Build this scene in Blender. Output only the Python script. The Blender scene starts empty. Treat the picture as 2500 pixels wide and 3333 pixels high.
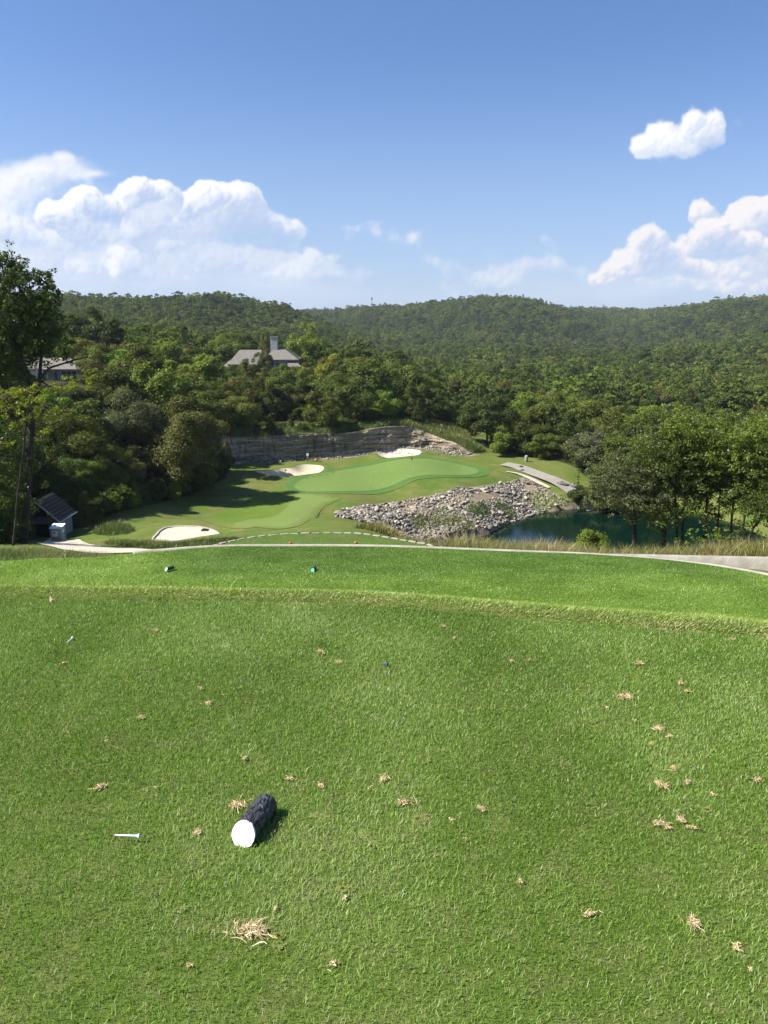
import bpy, bmesh, math, random
import numpy as np
from mathutils import Vector, Matrix, Euler
from mathutils.geometry import delaunay_2d_cdt
random.seed(7); RNG = np.random.default_rng(7)
R = math.radians
S = bpy.context.scene
COL = S.collection

# ------------------------------------------------------------------ camera
CAMH = 1.45; PITCH = math.atan(606/2500.0); FPX = 2500.0
cd = bpy.data.cameras.new("camera"); cam = bpy.data.objects.new("camera", cd); COL.objects.link(cam)
cam.location = (0, 0, CAMH); cam.rotation_euler = (math.pi/2-PITCH, 0, 0)
cd.sensor_fit = 'HORIZONTAL'; cd.sensor_width = 36; cd.lens = 36*FPX/2500; cd.clip_start = 0.05; cd.clip_end = 12000
S.camera = cam
# ------------------------------------------------------------------ sun, exposure
SUN_AZ = 98.0      # degrees left of the view direction (+Y)
SUN_EL = 46.0
az, el = R(SUN_AZ), R(SUN_EL)
SUNV = Vector((-math.sin(az)*math.cos(el), math.cos(az)*math.cos(el), math.sin(el)))
sl = bpy.data.lights.new("sun", 'SUN'); sl.energy = 4.8; sl.angle = R(0.53); sl.color = (1.0, 0.95, 0.86)
so = bpy.data.objects.new("sun", sl); COL.objects.link(so); so.rotation_euler = SUNV.to_track_quat('Z', 'Y').to_euler(); so.location = (0, 0, 60)
S.view_settings.view_transform = 'Standard'; S.view_settings.look = 'None'
S.view_settings.exposure = 1.17; S.view_settings.gamma = 1.0
S.cycles.use_denoising = True; S.cycles.denoiser = 'OPENIMAGEDENOISE'; S.cycles.denoising_prefilter = 'ACCURATE'; S.cycles.denoising_input_passes = 'RGB_ALBEDO_NORMAL'
S.cycles.max_bounces = 6; S.cycles.diffuse_bounces = 3; S.cycles.transmission_bounces = 3; S.cycles.volume_bounces = 0
S.cycles.transparent_max_bounces = 4; S.cycles.caustics_reflective = False; S.cycles.caustics_refractive = False

# ------------------------------------------------------------------ node helpers
class NT:
    def __init__(s, tree): s.t = tree; s.n = tree.nodes; s.l = tree.links
    def new(s, ty, **kw):
        n = s.n.new(ty)
        for k, v in kw.items(): setattr(n, k, v)
        return n
    def put(s, sock, val):
        if isinstance(val, bpy.types.NodeSocket): s.l.new(val, sock)
        elif val is not None: sock.default_value = val
    def math(s, op, a, b=None, c=None, clamp=False):
        n = s.new('ShaderNodeMath', operation=op); n.use_clamp = clamp
        s.put(n.inputs[0], a); s.put(n.inputs[1], b)
        if c is not None: s.put(n.inputs[2], c)
        return n.outputs[0]
    def vmath(s, op, a, b=None, out=0):
        n = s.new('ShaderNodeVectorMath', operation=op)
        s.put(n.inputs[0], a)
        if b is not None: s.put(n.inputs[1], b)
        return n.outputs[out]
    def smooth(s, v, a, b, lo=0.0, hi=1.0):
        n = s.new('ShaderNodeMapRange', interpolation_type='SMOOTHSTEP')
        s.put(n.inputs[0], v); s.put(n.inputs[1], a); s.put(n.inputs[2], b); s.put(n.inputs[3], lo); s.put(n.inputs[4], hi)
        return n.outputs[0]
    def mix(s, f, a, b, mode='MIX'):
        n = s.new('ShaderNodeMix', data_type='RGBA', blend_type=mode)
        s.put(n.inputs[0], f); s.put(n.inputs[6], c4(a)); s.put(n.inputs[7], c4(b))
        return n.outputs[2]
    def noise(s, vec, scale, detail=4, rough=0.55, dist=0.0, typ='FBM', out=0):
        n = s.new('ShaderNodeTexNoise'); n.noise_type = typ
        s.put(n.inputs['Vector'], vec); s.put(n.inputs['Scale'], scale); s.put(n.inputs['Detail'], detail)
        s.put(n.inputs['Roughness'], rough); s.put(n.inputs['Distortion'], dist)
        return n.outputs[out]
    def attr(s, name, out='Fac'):
        n = s.new('ShaderNodeAttribute'); n.attribute_name = name; return n.outputs[out]
def c4(c):
    if isinstance(c, (tuple, list)) and len(c) == 3: return (c[0], c[1], c[2], 1.0)
    return c

# ------------------------------------------------------------------ sky with cumulus, laid out on the sphere of directions
W = bpy.data.worlds.new("World"); S.world = W; W.use_nodes = True
_HT = np.random.default_rng(12).random((64, 128, 128)).astype(np.float32)
def _hash2(i, j, k): return _HT[int(k*7.3) & 63, i & 127, j & 127]
def worley(x, y, k=0):
    x = x.astype(np.float32); y = y.astype(np.float32); xi = np.floor(x).astype(np.int32); yi = np.floor(y).astype(np.int32); d = np.full(x.shape, 9.0, np.float32)
    for ox in (-1,0,1):
        for oy in (-1,0,1):
            cx_, cy_ = xi+ox, yi+oy
            px = cx_+_hash2(cx_, cy_, k); py = cy_+_hash2(cx_, cy_, k+9.3)
            d = np.minimum(d, (x-px)**2+(y-py)**2)
    return np.sqrt(d)
_G = np.random.default_rng(3).random((256, 256))
def vnoise(x, y):
    xi = np.floor(x).astype(int); yi = np.floor(y).astype(int); fx = x-xi; fy = y-yi
    fx = fx*fx*(3-2*fx); fy = fy*fy*(3-2*fy)
    g = lambda i, j: _G[i & 255, j & 255]
    return (g(xi,yi)*(1-fx)+g(xi+1,yi)*fx)*(1-fy)+(g(xi,yi+1)*(1-fx)+g(xi+1,yi+1)*fx)*fy
def fbm(x, y, o=4):
    s = 0; a = .5
    for k in range(o): s = s+a*vnoise(x*2**k+17*k, y*2**k+5*k); a *= .5
    return s/(1-.5**o)
def sstep(x, a, b):
    t = np.clip((x-a)/(b-a), 0, 1); return t*t*(3-2*t)
def cloud_image():
    """cumulus computed on the plane of directions (x/y, z/y): colour and cover, no file involved"""
    A0, A1, E0, E1 = -.80, .80, -.04, .30; NX, NY = 2400, 510
    a = np.linspace(A0, A1, NX); e = np.linspace(E0, E1, NY); X, Y = np.meshgrid(a, e)
    U_ = np.zeros_like(X)
    def ae(u, v):
        dx = (u-1250)/FPX; dy = (1666.5-v)/FPX
        fy = math.cos(PITCH)+dy*math.sin(PITCH); fz = -math.sin(PITCH)+dy*math.cos(PITCH)
        return dx/fy, fz/fy
    px = (A1-A0)/NX
    def shift(D, dx, dy):               # value at p+(dx,dy)
        sx, sy = int(round(dx/px)), int(round(dy/px)); r = np.roll(D, (-sy, -sx), (0, 1)); return r
    def blur(D, r):
        k = np.ones(2*r+1)/(2*r+1)
        for _ in range(2):
            c = np.cumsum(np.pad(D, ((r+1, r), (0, 0)), 'edge'), 0); D = (c[2*r+1:]-c[:-2*r-1])/(2*r+1)
            c = np.cumsum(np.pad(D, ((0, 0), (r+1, r)), 'edge'), 1); D = (c[:, 2*r+1:]-c[:, :-2*r-1])/(2*r+1)
        return D
    rgb = np.zeros(X.shape+(3,)); al = np.zeros(X.shape)
    def layer(blobs, scale, amp, warp, lo, hi, opac, bright, shade, ksun, seed, wisp=.3, flat=1.0):
        nonlocal rgb, al
        wx = X+warp*(fbm(X*scale*.8+seed, Y*scale*.8, 3)-.5); wy = Y+warp*(fbm(X*scale*.8+40+seed, Y*scale*.8, 3)-.5)
        bill = 0; s_ = 0
        for k in range(5):
            f = scale*2.05**k; w_ = .58**k
            bill = bill+w_*(1-np.minimum(worley(wx*f+seed*3, wy*f*1.12, seed+k)*1.15, 1.2)); s_ += w_
        bill = bill/s_
        dn = bill-.42+wisp*(fbm(wx*scale*3+seed, wy*scale*3.4, 6)-.5)
        acc = np.full(X.shape, -3.0)
        for (u, v, ru, rv, k) in blobs:
            A_, E_ = ae(u, v); dx_ = (wx-A_)*FPX/ru; dy_ = (wy-E_)*FPX/rv
            dy_ = np.where(dy_ < 0, dy_*flat, dy_)                      # flatter bases
            f = k*(1-np.sqrt(dx_**2+dy_**2))
            m = np.maximum(acc, f); acc = m+.12*np.exp(-np.abs(acc-f)/.12)
        D = acc+amp*dn
        cov = sstep(D, lo, hi)*opac
        thick = np.clip(D-lo, 0, .9)
        # light from the upper left: march the thickness towards the sun, coarse and fine
        occ = np.zeros(X.shape); fine = np.zeros(X.shape)
        tb = blur(thick, 3)
        for q in range(1, 15): occ += shift(tb, -.0035*q*.72, .0035*q*.69)
        for q in range(1, 5): fine += shift(thick, -.0011*q*.72, .0011*q*.69)-thick
        lit = np.exp(-ksun*np.maximum(occ-.4, 0))*.75+.25-np.clip(fine, -1, 1)*.55
        lit = np.clip(lit, 0, 1.0)
        c = np.array(shade)*(1-lit[..., None])+np.array(bright)*lit[..., None]
        na = cov+al*(1-cov)
        rgb = (c*cov[..., None]+rgb*(al*(1-cov))[..., None])/np.maximum(na, 1e-4)[..., None]; al = na
    def puffs(blobs, n_, r0, r1, opac, bright, shade, seed, relief=1.0, soft=.22, base_dark=1.0, warp=.022):
        """cumulus built as a pile of round puffs lit from the upper left"""
        nonlocal rgb, al
        rg = np.random.default_rng(seed); pxs = px*FPX                       # source pixels per texel
        wx = X+warp*(fbm(X*14+seed, Y*14, 4)-.5); wy = Y+warp*(fbm(X*14+40+seed, Y*14, 4)-.5)
        Mf = np.full(X.shape, -3.0)
        for (u, v, ru, rv, k) in blobs:
            A_, E_ = ae(u, v); dx_ = (wx-A_)*FPX/ru; dy_ = (wy-E_)*FPX/rv; f = k*(1-np.sqrt(dx_**2+np.where(dy_ < 0, 1.25, 1)*dy_**2)); Mf = np.maximum(Mf, f)
        idx = np.argwhere(Mf > .02); H = np.zeros(X.shape); ny_, nx_ = X.shape
        rad = np.sort(r0*.55+(r1*1.15-r0*.55)*rg.random(n_)**2.6)[::-1]; pick = idx[rg.integers(0, len(idx), n_)]
        for (i, j), rb in zip(pick, rad):
            m = Mf[i, j]; r = rb*(.24+1.15*min(m, .75)); R_ = r/pxs; w = int(R_)+1
            i0, i1, j0, j1 = max(i-w, 0), min(i+w+1, ny_), max(j-w, 0), min(j+w+1, nx_)
            yy_, xx_ = np.mgrid[i0:i1, j0:j1]; d2 = ((yy_-i)**2*1.15+(xx_-j)**2)/(R_*R_)
            zc = m*60 if H[i, j] == 0 else H[i, j]-.62*r
            h = np.where(d2 < 1, zc+r*np.sqrt(np.maximum(1-d2, 0)), 0)
            H[i0:i1, j0:j1] = np.maximum(H[i0:i1, j0:j1], h)
        sc = 2500.0/26
        det = 0; s_ = 0
        for k in range(4):
            f = sc*.9*2.1**k; q = .55**k; det = det+q*(1-np.minimum(worley(wx*f+seed*3, wy*f*1.1, seed+k), 1)); s_ += q
        det = det/s_
        er = (fbm(wx*55+seed, wy*55, 6)-.5)+.6*(fbm(wx*22+seed, wy*24, 3)-.5); mk = blur((H > 0)*1.0, int(3+soft*11))
        cover = sstep(mk+(er*1.15+.30*(det-.5))*np.clip(mk*6, 0, 1), .36-.10*soft, .60+.50*soft)
        Hd = blur(H, 1)+blur(det, 1)*6*relief+er*9*relief; Hd = .5*Hd+.5*blur(Hd, 3)
        gy, gx = np.gradient(Hd, pxs)
        nz = .95; L_ = np.array([-.66, .64, .40]); inv = 1/np.sqrt(gx*gx+gy*gy+nz*nz)
        lam = np.clip((-gx*L_[0]-gy*L_[1]+nz*L_[2])*inv, -.3, 1)
        tb = blur(np.clip(H/110, 0, 1.3), 5); occ = np.zeros(X.shape)
        for q in range(1, 20): occ += shift(tb, -.0050*q*.60, .0050*q*.80)
        ao = np.exp(-.17*base_dark*np.maximum(occ-1.6, 0))
        lit = np.clip(.06+.50*ao+.62*lam*(.30+.70*ao), 0, 1); lit = lit*lit*(3-2*lit)*.5+lit*.5
        lit = lit+(1-cover)*.25*(1-lit)
        cover = cover*(1-.55*sstep(occ+er*5, 5, 15))
        c = np.array(shade)*(1-lit[..., None])+np.array(bright)*lit[..., None]; cov = cover*opac
        na = cov+al*(1-cov); rgb = (c*cov[..., None]+rgb*(al*(1-cov))[..., None])/np.maximum(na, 1e-4)[..., None]; al = na
    H = (.86,.89,.97); HS = (.52,.64,.88)
    # thin low haze cloud
    layer([(250,640,360,60,.5),(250,900,600,160,.8),(900,930,600,90,.7),(1500,950,600,70,.5),(2200,930,700,90,.7),(1500,870,500,60,.35)], 5, .5, .05, .05, 1.1, .66, H, HS, .10, 1.0, .9)
    # far bank on the right
    puffs([(2420,940,260,26,.5),(2280,915,300,16,.45),(2380,945,60,16,.6),(2080,918,50,12,.5),(2500,870,260,40,.8),(2400,880,120,36,.8)], 420, 10, 34, .80, (.96,.93,.94), (.56,.66,.87), 41, .9, .5, 1.2)
    puffs([(2500,720,130,70,1.),(2570,780,150,120,1.),(2420,760,90,50,1.),(2300,700,60,30,.8)], 620, 9, 44, .93, (1.0,.95,.94), (.50,.61,.85), 42, 1.1, .38, 1.6)
    puffs([(2330,770,80,48,1.),(2400,810,120,44,1.),(2250,800,60,40,.95),(2500,850,120,40,.8)], 560, 9, 38, .90, (1.0,.95,.94), (.51,.62,.85), 62, 1.1, .42, 1.6)
    puffs([(2110,790,70,46,.95),(2160,840,70,40,.95),(2060,840,70,36,.9),(2000,875,60,24,.85),(2090,880,90,22,.8),(1955,900,40,12,.7),(2250,880,120,24,.7)], 620, 8, 34, .88, (1.0,.95,.94), (.53,.63,.86), 63, 1.0, .45, 1.4)
    # pale distant puffs in the middle
    puffs([(1740,865,120,28,.6),(1620,905,120,36,.6),(1500,930,100,22,.4),(1780,790,110,18,.4),(1420,843,120,14,.5),(1000,890,300,26,.4),(1100,860,120,14,.4),(1490,870,50,14,.35),(1900,900,90,18,.4)], 700, 8, 26, .48, (.97,.95,.98), (.66,.75,.93), 43, .8, .8, .6)
    puffs([(700,860,230,55,.8),(900,870,170,40,.7),(1020,840,110,22,.5),(560,890,160,44,.7),(330,860,180,40,.7),(120,860,200,40,.7),(175,925,34,18,.8),(990,905,60,14,.4)], 900, 12, 44, .72, (.93,.94,.98), (.56,.67,.88), 44, .8, .6, 1.2)
    # left upper mass
    layer([(130,560,170,44,.85),(200,525,50,24,.8),(40,610,160,60,.8),(300,575,80,16,.6)], 12, .7, .025, .0, .75, .80, (.97,.98,1.0), (.66,.76,.93), .10, 8.0, .6)
    puffs([(150,560,120,34,.8),(205,528,42,22,.9),(60,610,120,50,.8),(270,575,60,14,.6),(20,700,120,60,.8),(130,710,60,30,.7)], 420, 10, 38, .62, (1.0,1.0,1.02), (.66,.76,.93), 45, .7, .8, .7)
    puffs([(80,760,200,60,1.),(250,790,200,60,.9),(60,850,220,50,.8),(330,820,120,40,.8)], 520, 14, 48, .80, (.95,.96,1.0), (.55,.66,.87), 46, .8, .6, 1.1)
    # back shoulder on the right of the big cumulus
    puffs([(760,720,110,90,1.),(690,790,240,70,1.),(850,760,90,70,.9),(920,750,60,24,.8),(560,810,190,60,.9),(450,850,110,60,.8),(800,830,200,40,.8)], 1000, 14, 56, .88, (.96,.97,1.0), (.50,.62,.86), 47, .9, .5, 1.5)
    # the big cumulus
    puffs([(700,650,120,48,1.),(620,680,90,48,1.),(780,640,60,40,1.),(820,690,44,60,1.),(550,730,120,36,1.),(460,755,70,22,.9),(700,700,120,40,1.)], 1200, 12, 50, .97, (1.03,1.03,1.04), (.50,.62,.86), 48, 1.2, .28, 1.5)
    puffs([(440,625,62,48,1.),(520,635,52,46,1.),(280,680,48,38,1.),(350,700,80,46,1.),(440,700,90,52,1.),(240,720,60,36,1.),(170,705,50,22,.9),(300,750,110,34,.95),(400,740,90,30,.9)], 1300, 12, 50, .97, (1.04,1.04,1.05), (.48,.60,.85), 49, 1.2, .28, 1.5)
    # lone fair-weather cloud
    puffs([(2150,478,100,24,1.),(2090,488,50,12,.9),(2160,440,48,30,1.),(2265,405,36,44,1.),(2325,400,34,38,1.),(2290,440,70,46,1.),(2220,475,90,26,1.)], 900, 8, 30, .97, (1.03,1.03,1.04), (.66,.75,.91), 50, .9, .5, 1.0, .012)
    puffs([(2382,437,24,13,.9),(2355,455,30,10,.5)], 60, 8, 18, .45, (1,1,1), (.75,.82,.95), 51, .6, .9, .5)
    puffs([(1408,758,22,18,1.),(1350,780,26,10,.8),(1250,772,70,18,.7),(1210,755,50,10,.5),(1565,778,34,10,.6),(1112,770,16,16,.5)], 260, 7, 22, .70, (1.0,.99,1.0), (.72,.80,.94), 52, .6, .9, .5)
    img = bpy.data.images.new('cumulus_cover', NX, NY, alpha=True, float_buffer=True); img.colorspace_settings.name = 'Non-Color'
    buf = np.concatenate([rgb, al[..., None]], 2).astype(np.float32)
    buf[:2] = 0; buf[-2:, :, 3] = 0; buf[:, :2, 3] = 0; buf[:, -2:, 3] = 0
    img.pixels.foreach_set(buf.ravel()); img.pack()
    return img, (A0, A1, E0, E1)
def build_world():
    t = NT(W.node_tree); t.n.clear()
    sky = t.new('ShaderNodeTexSky', sky_type='NISHITA'); sky.sun_disc = False
    sky.sun_elevation = el; sky.sun_rotation = -az; sky.altitude = 300; sky.air_density = 1.0; sky.dust_density = 0.6; sky.ozone_density = 3.0
    SK = 0.0575
    tc = t.new('ShaderNodeTexCoord'); sp = t.new('ShaderNodeSeparateXYZ'); t.put(sp.inputs[0], tc.outputs['Generated'])
    yy = t.math('MAXIMUM', sp.outputs[1], 0.02)
    img, (A0, A1, E0, E1) = cloud_image()
    cb = t.new('ShaderNodeCombineXYZ')
    t.put(cb.inputs[0], t.math('MULTIPLY_ADD', t.math('DIVIDE', sp.outputs[0], yy), 1/(A1-A0), -A0/(A1-A0)))
    t.put(cb.inputs[1], t.math('MULTIPLY_ADD', t.math('DIVIDE', sp.outputs[2], yy), 1/(E1-E0), -E0/(E1-E0)))
    im = t.new('ShaderNodeTexImage'); im.image = img; im.extension = 'CLIP'; im.interpolation = 'Cubic'; t.put(im.inputs[0], cb.outputs[0])
    bgsky = t.mix(1.0, sky.outputs[0], (SK*.82, SK*.96, SK*1.20), 'MULTIPLY')
    # pale humid air low over the horizon
    bgsky = t.mix(t.math('MULTIPLY', t.smooth(sp.outputs[2], 0.31, -0.03), 0.68), bgsky, (0.222, 0.276, 0.383))
    al_ = t.math('MULTIPLY', im.outputs['Alpha'], t.smooth(sp.outputs[1], 0.05, 0.3))
    c = t.mix(al_, bgsky, t.mix(1.0, im.outputs['Color'], (.455, .455, .455), 'MULTIPLY'))
    bg = t.new('ShaderNodeBackground'); t.put(bg.inputs[0], c); bg.inputs[1].default_value = 1.0
    o = t.new('ShaderNodeOutputWorld'); t.l.new(bg.outputs[0], o.inputs[0])
build_world()

# ------------------------------------------------------------------ projection helpers
SP, CP = math.sin(PITCH), math.cos(PITCH)
def slope_of(v):
    dy = (1666.5-v)/FPX
    return (SP-dy*CP)/(CP+dy*SP)          # drop per metre of y along this image row
def a_of(u, v):
    dy = (1666.5-v)/FPX
    return (u-1250)/FPX/(CP+dy*SP)
def Pz(u, v, z):                          # point of the sight line at height z
    y = (CAMH-z)/slope_of(v); return (a_of(u, v)*y, y, z)
def Py(u, v, y): return (a_of(u, v)*y, y, CAMH-slope_of(v)*y)
def proj(x, y, z):
    dz = z-CAMH; dep = y*CP-dz*SP; up = y*SP+dz*CP
    return 1250+FPX*x/dep, 1666.5-FPX*up/dep
def poly_sd(px, py, poly):                # signed distance, positive inside
    px = np.asarray(px, float); py = np.asarray(py, float)
    d = np.full(px.shape, 1e18); ins = np.zeros(px.shape, bool)
    n = len(poly)
    for i in range(n):
        x0, y0 = poly[i][:2]; x1, y1 = poly[(i+1) % n][:2]
        ex, ey = x1-x0, y1-y0; L = ex*ex+ey*ey+1e-12
        t = np.clip(((px-x0)*ex+(py-y0)*ey)/L, 0, 1)
        d = np.minimum(d, (px-x0-t*ex)**2+(py-y0-t*ey)**2)
        c = ((y0 > py) != (y1 > py)) & (px < (x1-x0)*(py-y0)/((y1-y0) if abs(y1-y0) > 1e-12 else 1e-12)+x0)
        ins ^= c
    d = np.sqrt(d); return np.where(ins, d, -d)
def smooth_poly(p, n=6, closed=True):     # Catmull-Rom
    out = []; N = len(p); P = [Vector((q[0], q[1])) for q in p]
    rng = range(N if closed else N-1)
    for i in rng:
        if closed: a, b, c, d = P[i-1], P[i], P[(i+1) % N], P[(i+2) % N]
        else: a, b, c, d = P[max(i-1,0)], P[i], P[i+1], P[min(i+2,N-1)]
        for k in range(n):
            t = k/n
            q = 0.5*((2*b)+(c-a)*t+(2*a-5*b+4*c-d)*t*t+(3*b-a-3*c+d)*t**3)
            out.append((q.x, q.y))
    if not closed: out.append((P[-1].x, P[-1].y))
    return out

# ------------------------------------------------------------------ terrain
GZ = -18.9; WZ = -22.5; D2 = -4.31; D3 = -7.1
ctrl = []          # (a, y, z)
def row(y, items):
    for u, z in items: ctrl.append(((u-1250)/2500.0, y, z))
row(4.3,  [(-900,-.6),(200,-.6),(1250,-.6),(2300,-.6),(3400,-.6)])
row(7,    [(-900,-2.8),(200,-3.),(1250,-3.2),(2300,-3.2),(3400,-3.2)])
row(12,   [(-900,-4.6),(200,-4.8),(1250,-4.8),(2300,-4.9),(3400,-5.1)])
row(18,   [(-900,-4.9),(200,-5.0),(1250,-5.2),(2300,-5.3),(3400,-5.6)])
row(21,   [(-900,-5.3),(0,-5.35),(600,-5.9),(1250,-6.1),(1800,-5.8),(2300,-5.35),(2500,-5.30),(3400,-5.4)])
row(26,   [(-900,-6.6),(0,-7.0),(600,-7.7),(1250,-7.6),(1800,-6.9),(2300,-6.75),(3400,-6.8)])
row(31,   [(-900,-8.0),(0,-8.2),(600,-8.7),(900,-7.9),(1250,-7.7),(1500,-7.85),(1800,-8.2),(2500,-8.3),(3400,-8.0)])
row(37,   [(-900,-9.3),(0,-9.5),(500,-9.5),(900,-9.4),(1250,-9.4),(1600,-9.9),(2000,-10.6),(2500,-10.4),(3400,-10)])
row(47,   [(-900,-11.5),(100,-12.0),(500,-12.4),(900,-11.6),(1250,-11.7),(1600,-13.6),(2000,-14.2),(2500,-14.2),(3400,-14)])
row(60,   [(-900,-13.5),(0,-15.0),(150,-15.5),(400,-14.8),(600,-14.0),(900,-13.95),(1200,-14.1),(1400,-16.8),(2000,-18.3),(2500,-18.2),(3400,-17)])
row(72,   [(-900,-12.5),(0,-14.8),(250,-15.8),(500,-16.6),(800,-16.7),(1100,-16.8),(1300,-19.5),(1700,-21.5),(2500,-22),(3400,-20)])
row(84,   [(-900,-11.5),(0,-13.5),(300,-15.5),(550,-18.3),(800,-18.9),(1050,-18.95),(1200,-19.6),(1330,-22.3),(1700,-24),(2500,-24),(3400,-20)])
row(97,   [(-900,-9.5),(0,-11.5),(350,-13.5),(650,-18.2),(800,-18.8),(1100,-18.9),(1350,-18.9),(1500,-19.),(1620,-20.3),(1750,-22.6),(2100,-24),(2600,-23),(3400,-19)])
row(110,  [(-900,-8),(0,-10.5),(400,-13),(700,-17.6),(900,-18.5),(1200,-18.9),(1500,-18.9),(1700,-19.3),(1850,-19.6),(2100,-21),(2500,-21.5),(3400,-19)])
row(122,  [(-900,-8),(0,-10),(400,-13),(700,-17.5),(900,-18.3),(1200,-18.4),(1500,-18.3),(1700,-19.0),(2100,-20.5),(2500,-21.5),(3400,-19)])
row(150,  [(-900,-7),(0,-8.7),(300,-9.5),(650,-15.5),(900,-16.8),(1200,-17.2),(1450,-18.6),(1700,-20.5),(2100,-22),(2500,-22.5),(3400,-20)])
row(200,  [(-900,-6),(0,-7.5),(400,-9),(850,-10.6),(1150,-14),(1450,-20.5),(1800,-23),(2500,-24),(3400,-20)])
row(280,  [(-900,-3),(0,-6),(400,-9),(850,-14),(1150,-18.5),(1450,-24),(1800,-26),(2500,-26),(3400,-20)])
row(420,  [(-900,4),(0,-3),(400,-6),(850,-12),(1150,-18),(1450,-27),(1800,-29),(2500,-26),(3400,-15)])
def crest(y, items, top=12.0):       # ridge line given by the image row of its tree tops
    for u, v in items: ctrl.append((a_of(u, v), y, CAMH-slope_of(v)*y-top))
crest(560, [(-600,1010),(0,1000),(300,1010),(600,1020),(900,1050),(1100,1095),(1300,1150)])
crest(690, [(-600,950),(100,952),(250,946),(420,936),(600,936),(760,946),(880,968),(960,992),(1040,1025),(1120,1060),(1250,1110)])
crest(860, [(-600,985),(300,990),(700,985),(950,1020),(1150,1080),(1500,1090),(1800,1110),(2100,1130),(2400,1070),(2500,1040),(2700,1030)])
row(600, [(1500,-25),(1900,-26),(2300,-20),(2500,-15),(3400,0)])
crest(1150,[(1100,1020),(1250,1010),(1400,985),(1500,965),(1600,958),(1720,964),(1800,985),(1900,1030),(2050,1065),(2200,1025),(2330,976),(2420,970),(2520,964),(2800,945)])
crest(1500,[(-600,1050),(400,1020),(900,1010),(1050,1001),(1150,994),(1210,990),(1300,992),(1400,985),(1600,985),(1800,1005),(2000,1010),(2300,990),(2700,975)])
crest(1850,[(-600,1060),(900,1025),(1500,1005),(1850,1000),(1950,1002),(2050,1004),(2120,1004),(2200,998),(2500,985),(2800,975)])
crest(2600,[(-600,1085),(400,1060),(1250,1050),(2000,1050),(2700,1050)])
C = np.array(ctrl)
KA = 2.6
cx = C[:,0]*KA; cy = np.log(C[:,1]); cs = (CAMH-C[:,2])/C[:,1]
def U(r2): return 0.5*r2*np.log(r2+1e-12)
n = len(C); A = np.zeros((n+3, n+3))
A[:n,:n] = U((cx[:,None]-cx)**2+(cy[:,None]-cy)**2)+np.eye(n)*1e-4
A[:n,n] = 1; A[:n,n+1] = cx; A[:n,n+2] = cy; A[n:,:n] = A[:n,n:].T
TW = np.linalg.solve(A, np.concatenate([cs, [0,0,0]]))
def tps_z(x, y):
    a = np.clip(x/y, -1.4, 1.4)*KA; ly = np.log(y)
    s = TW[n]+TW[n+1]*a+TW[n+2]*ly
    for i in range(n): s = s+TW[i]*U((a-cx[i])**2+(ly-cy[i])**2)
    return CAMH-s*y
# cliff line (x, y): the rock face behind the green, going left to right
CLIFF = [Pz(640,1545,-18.6)[:2], Pz(700,1528,-18.5)[:2], Pz(780,1512,-18.5)[:2], Pz(900,1503,-18.6)[:2], Pz(1010,1493,-18.6)[:2], Pz(1120,1486,-18.6)[:2], Pz(1250,1476,-18.6)[:2], Pz(1340,1470,-18.6)[:2], Pz(1400,1470,-18.6)[:2], Pz(1450,1475,-18.6)[:2], Pz(1540,1490,-18.8)[:2]]
CL = smooth_poly(CLIFF, 8, closed=False)
CLF = np.array(CL); _dl = np.concatenate([[0], np.cumsum(np.hypot(np.diff(CLF[:,0]), np.diff(CLF[:,1])))]); CLEN = _dl[-1]
def cliff_h(t):                       # height of the face along its length
    return 3.5*sstep(t, .0, .12)*(1-0.62*sstep(t, .74, .90))*(1-sstep(t, .90, 1.0))+0.12*np.sin(t*21)*sstep(t, .05, .2)*(1-sstep(t,.8,.95))
def cliff_sd(px, py):                 # distance behind the line (+ behind), parameter along it
    best = np.full(px.shape, 1e18); sd = np.zeros(px.shape); tt = np.zeros(px.shape)
    for i in range(0, len(CL)-1):
        x0, y0 = CL[i]; x1, y1 = CL[i+1]; ex, ey = x1-x0, y1-y0; L = ex*ex+ey*ey
        t = np.clip(((px-x0)*ex+(py-y0)*ey)/L, 0, 1)
        dx = px-x0-t*ex; dy = py-y0-t*ey; d = dx*dx+dy*dy
        m = d < best
        best = np.where(m, d, best)
        side = ex*(py-y0)-ey*(px-x0)
        sd = np.where(m, np.sqrt(d)*np.sign(side), sd); tt = np.where(m, (_dl[i]+t*(L**.5))/CLEN, tt)
    return sd, tt
POND = smooth_poly([Pz(u, v, WZ)[:2] for u, v in [(1565,1745),(1640,1712),(1740,1679),(1800,1664),(1880,1655),(1960,1657),(2050,1658),(2180,1662),(2300,1680),(2400,1712),(2480,1745),(2620,1790),(2900,1860),(2900,1960),(2500,1935),(2000,1915),(1600,1880),(1330,1830),(1400,1775)]], 5)
BUNK1 = smooth_poly([Pz(u, v, GZ+.2)[:2] for u, v in [(832,1543),(880,1538),(920,1530),(952,1528),(972,1520),(1000,1517),(1040,1518),(1054,1525),(1040,1538),(990,1546),(930,1553),(870,1551)]], 4)
BUNK2 = smooth_poly([Pz(u, v, GZ+.1)[:2] for u, v in [(1228,1491),(1240,1483),(1290,1479),(1340,1482),(1370,1489),(1362,1499),(1320,1504),(1260,1503)]], 4)
PADZ = -14.15
PAD = smooth_poly([Pz(u, v, PADZ)[:2] for u, v in [(498,1755),(508,1744),(520,1730),(545,1718),(600,1714),(650,1716),(690,1725),(712,1737),(706,1748),(680,1757),(620,1762),(560,1763),(515,1762)]], 5)
def hn(x, y): return 0.5*(fbm(x*.12, y*.12, 3)-.5)
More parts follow.
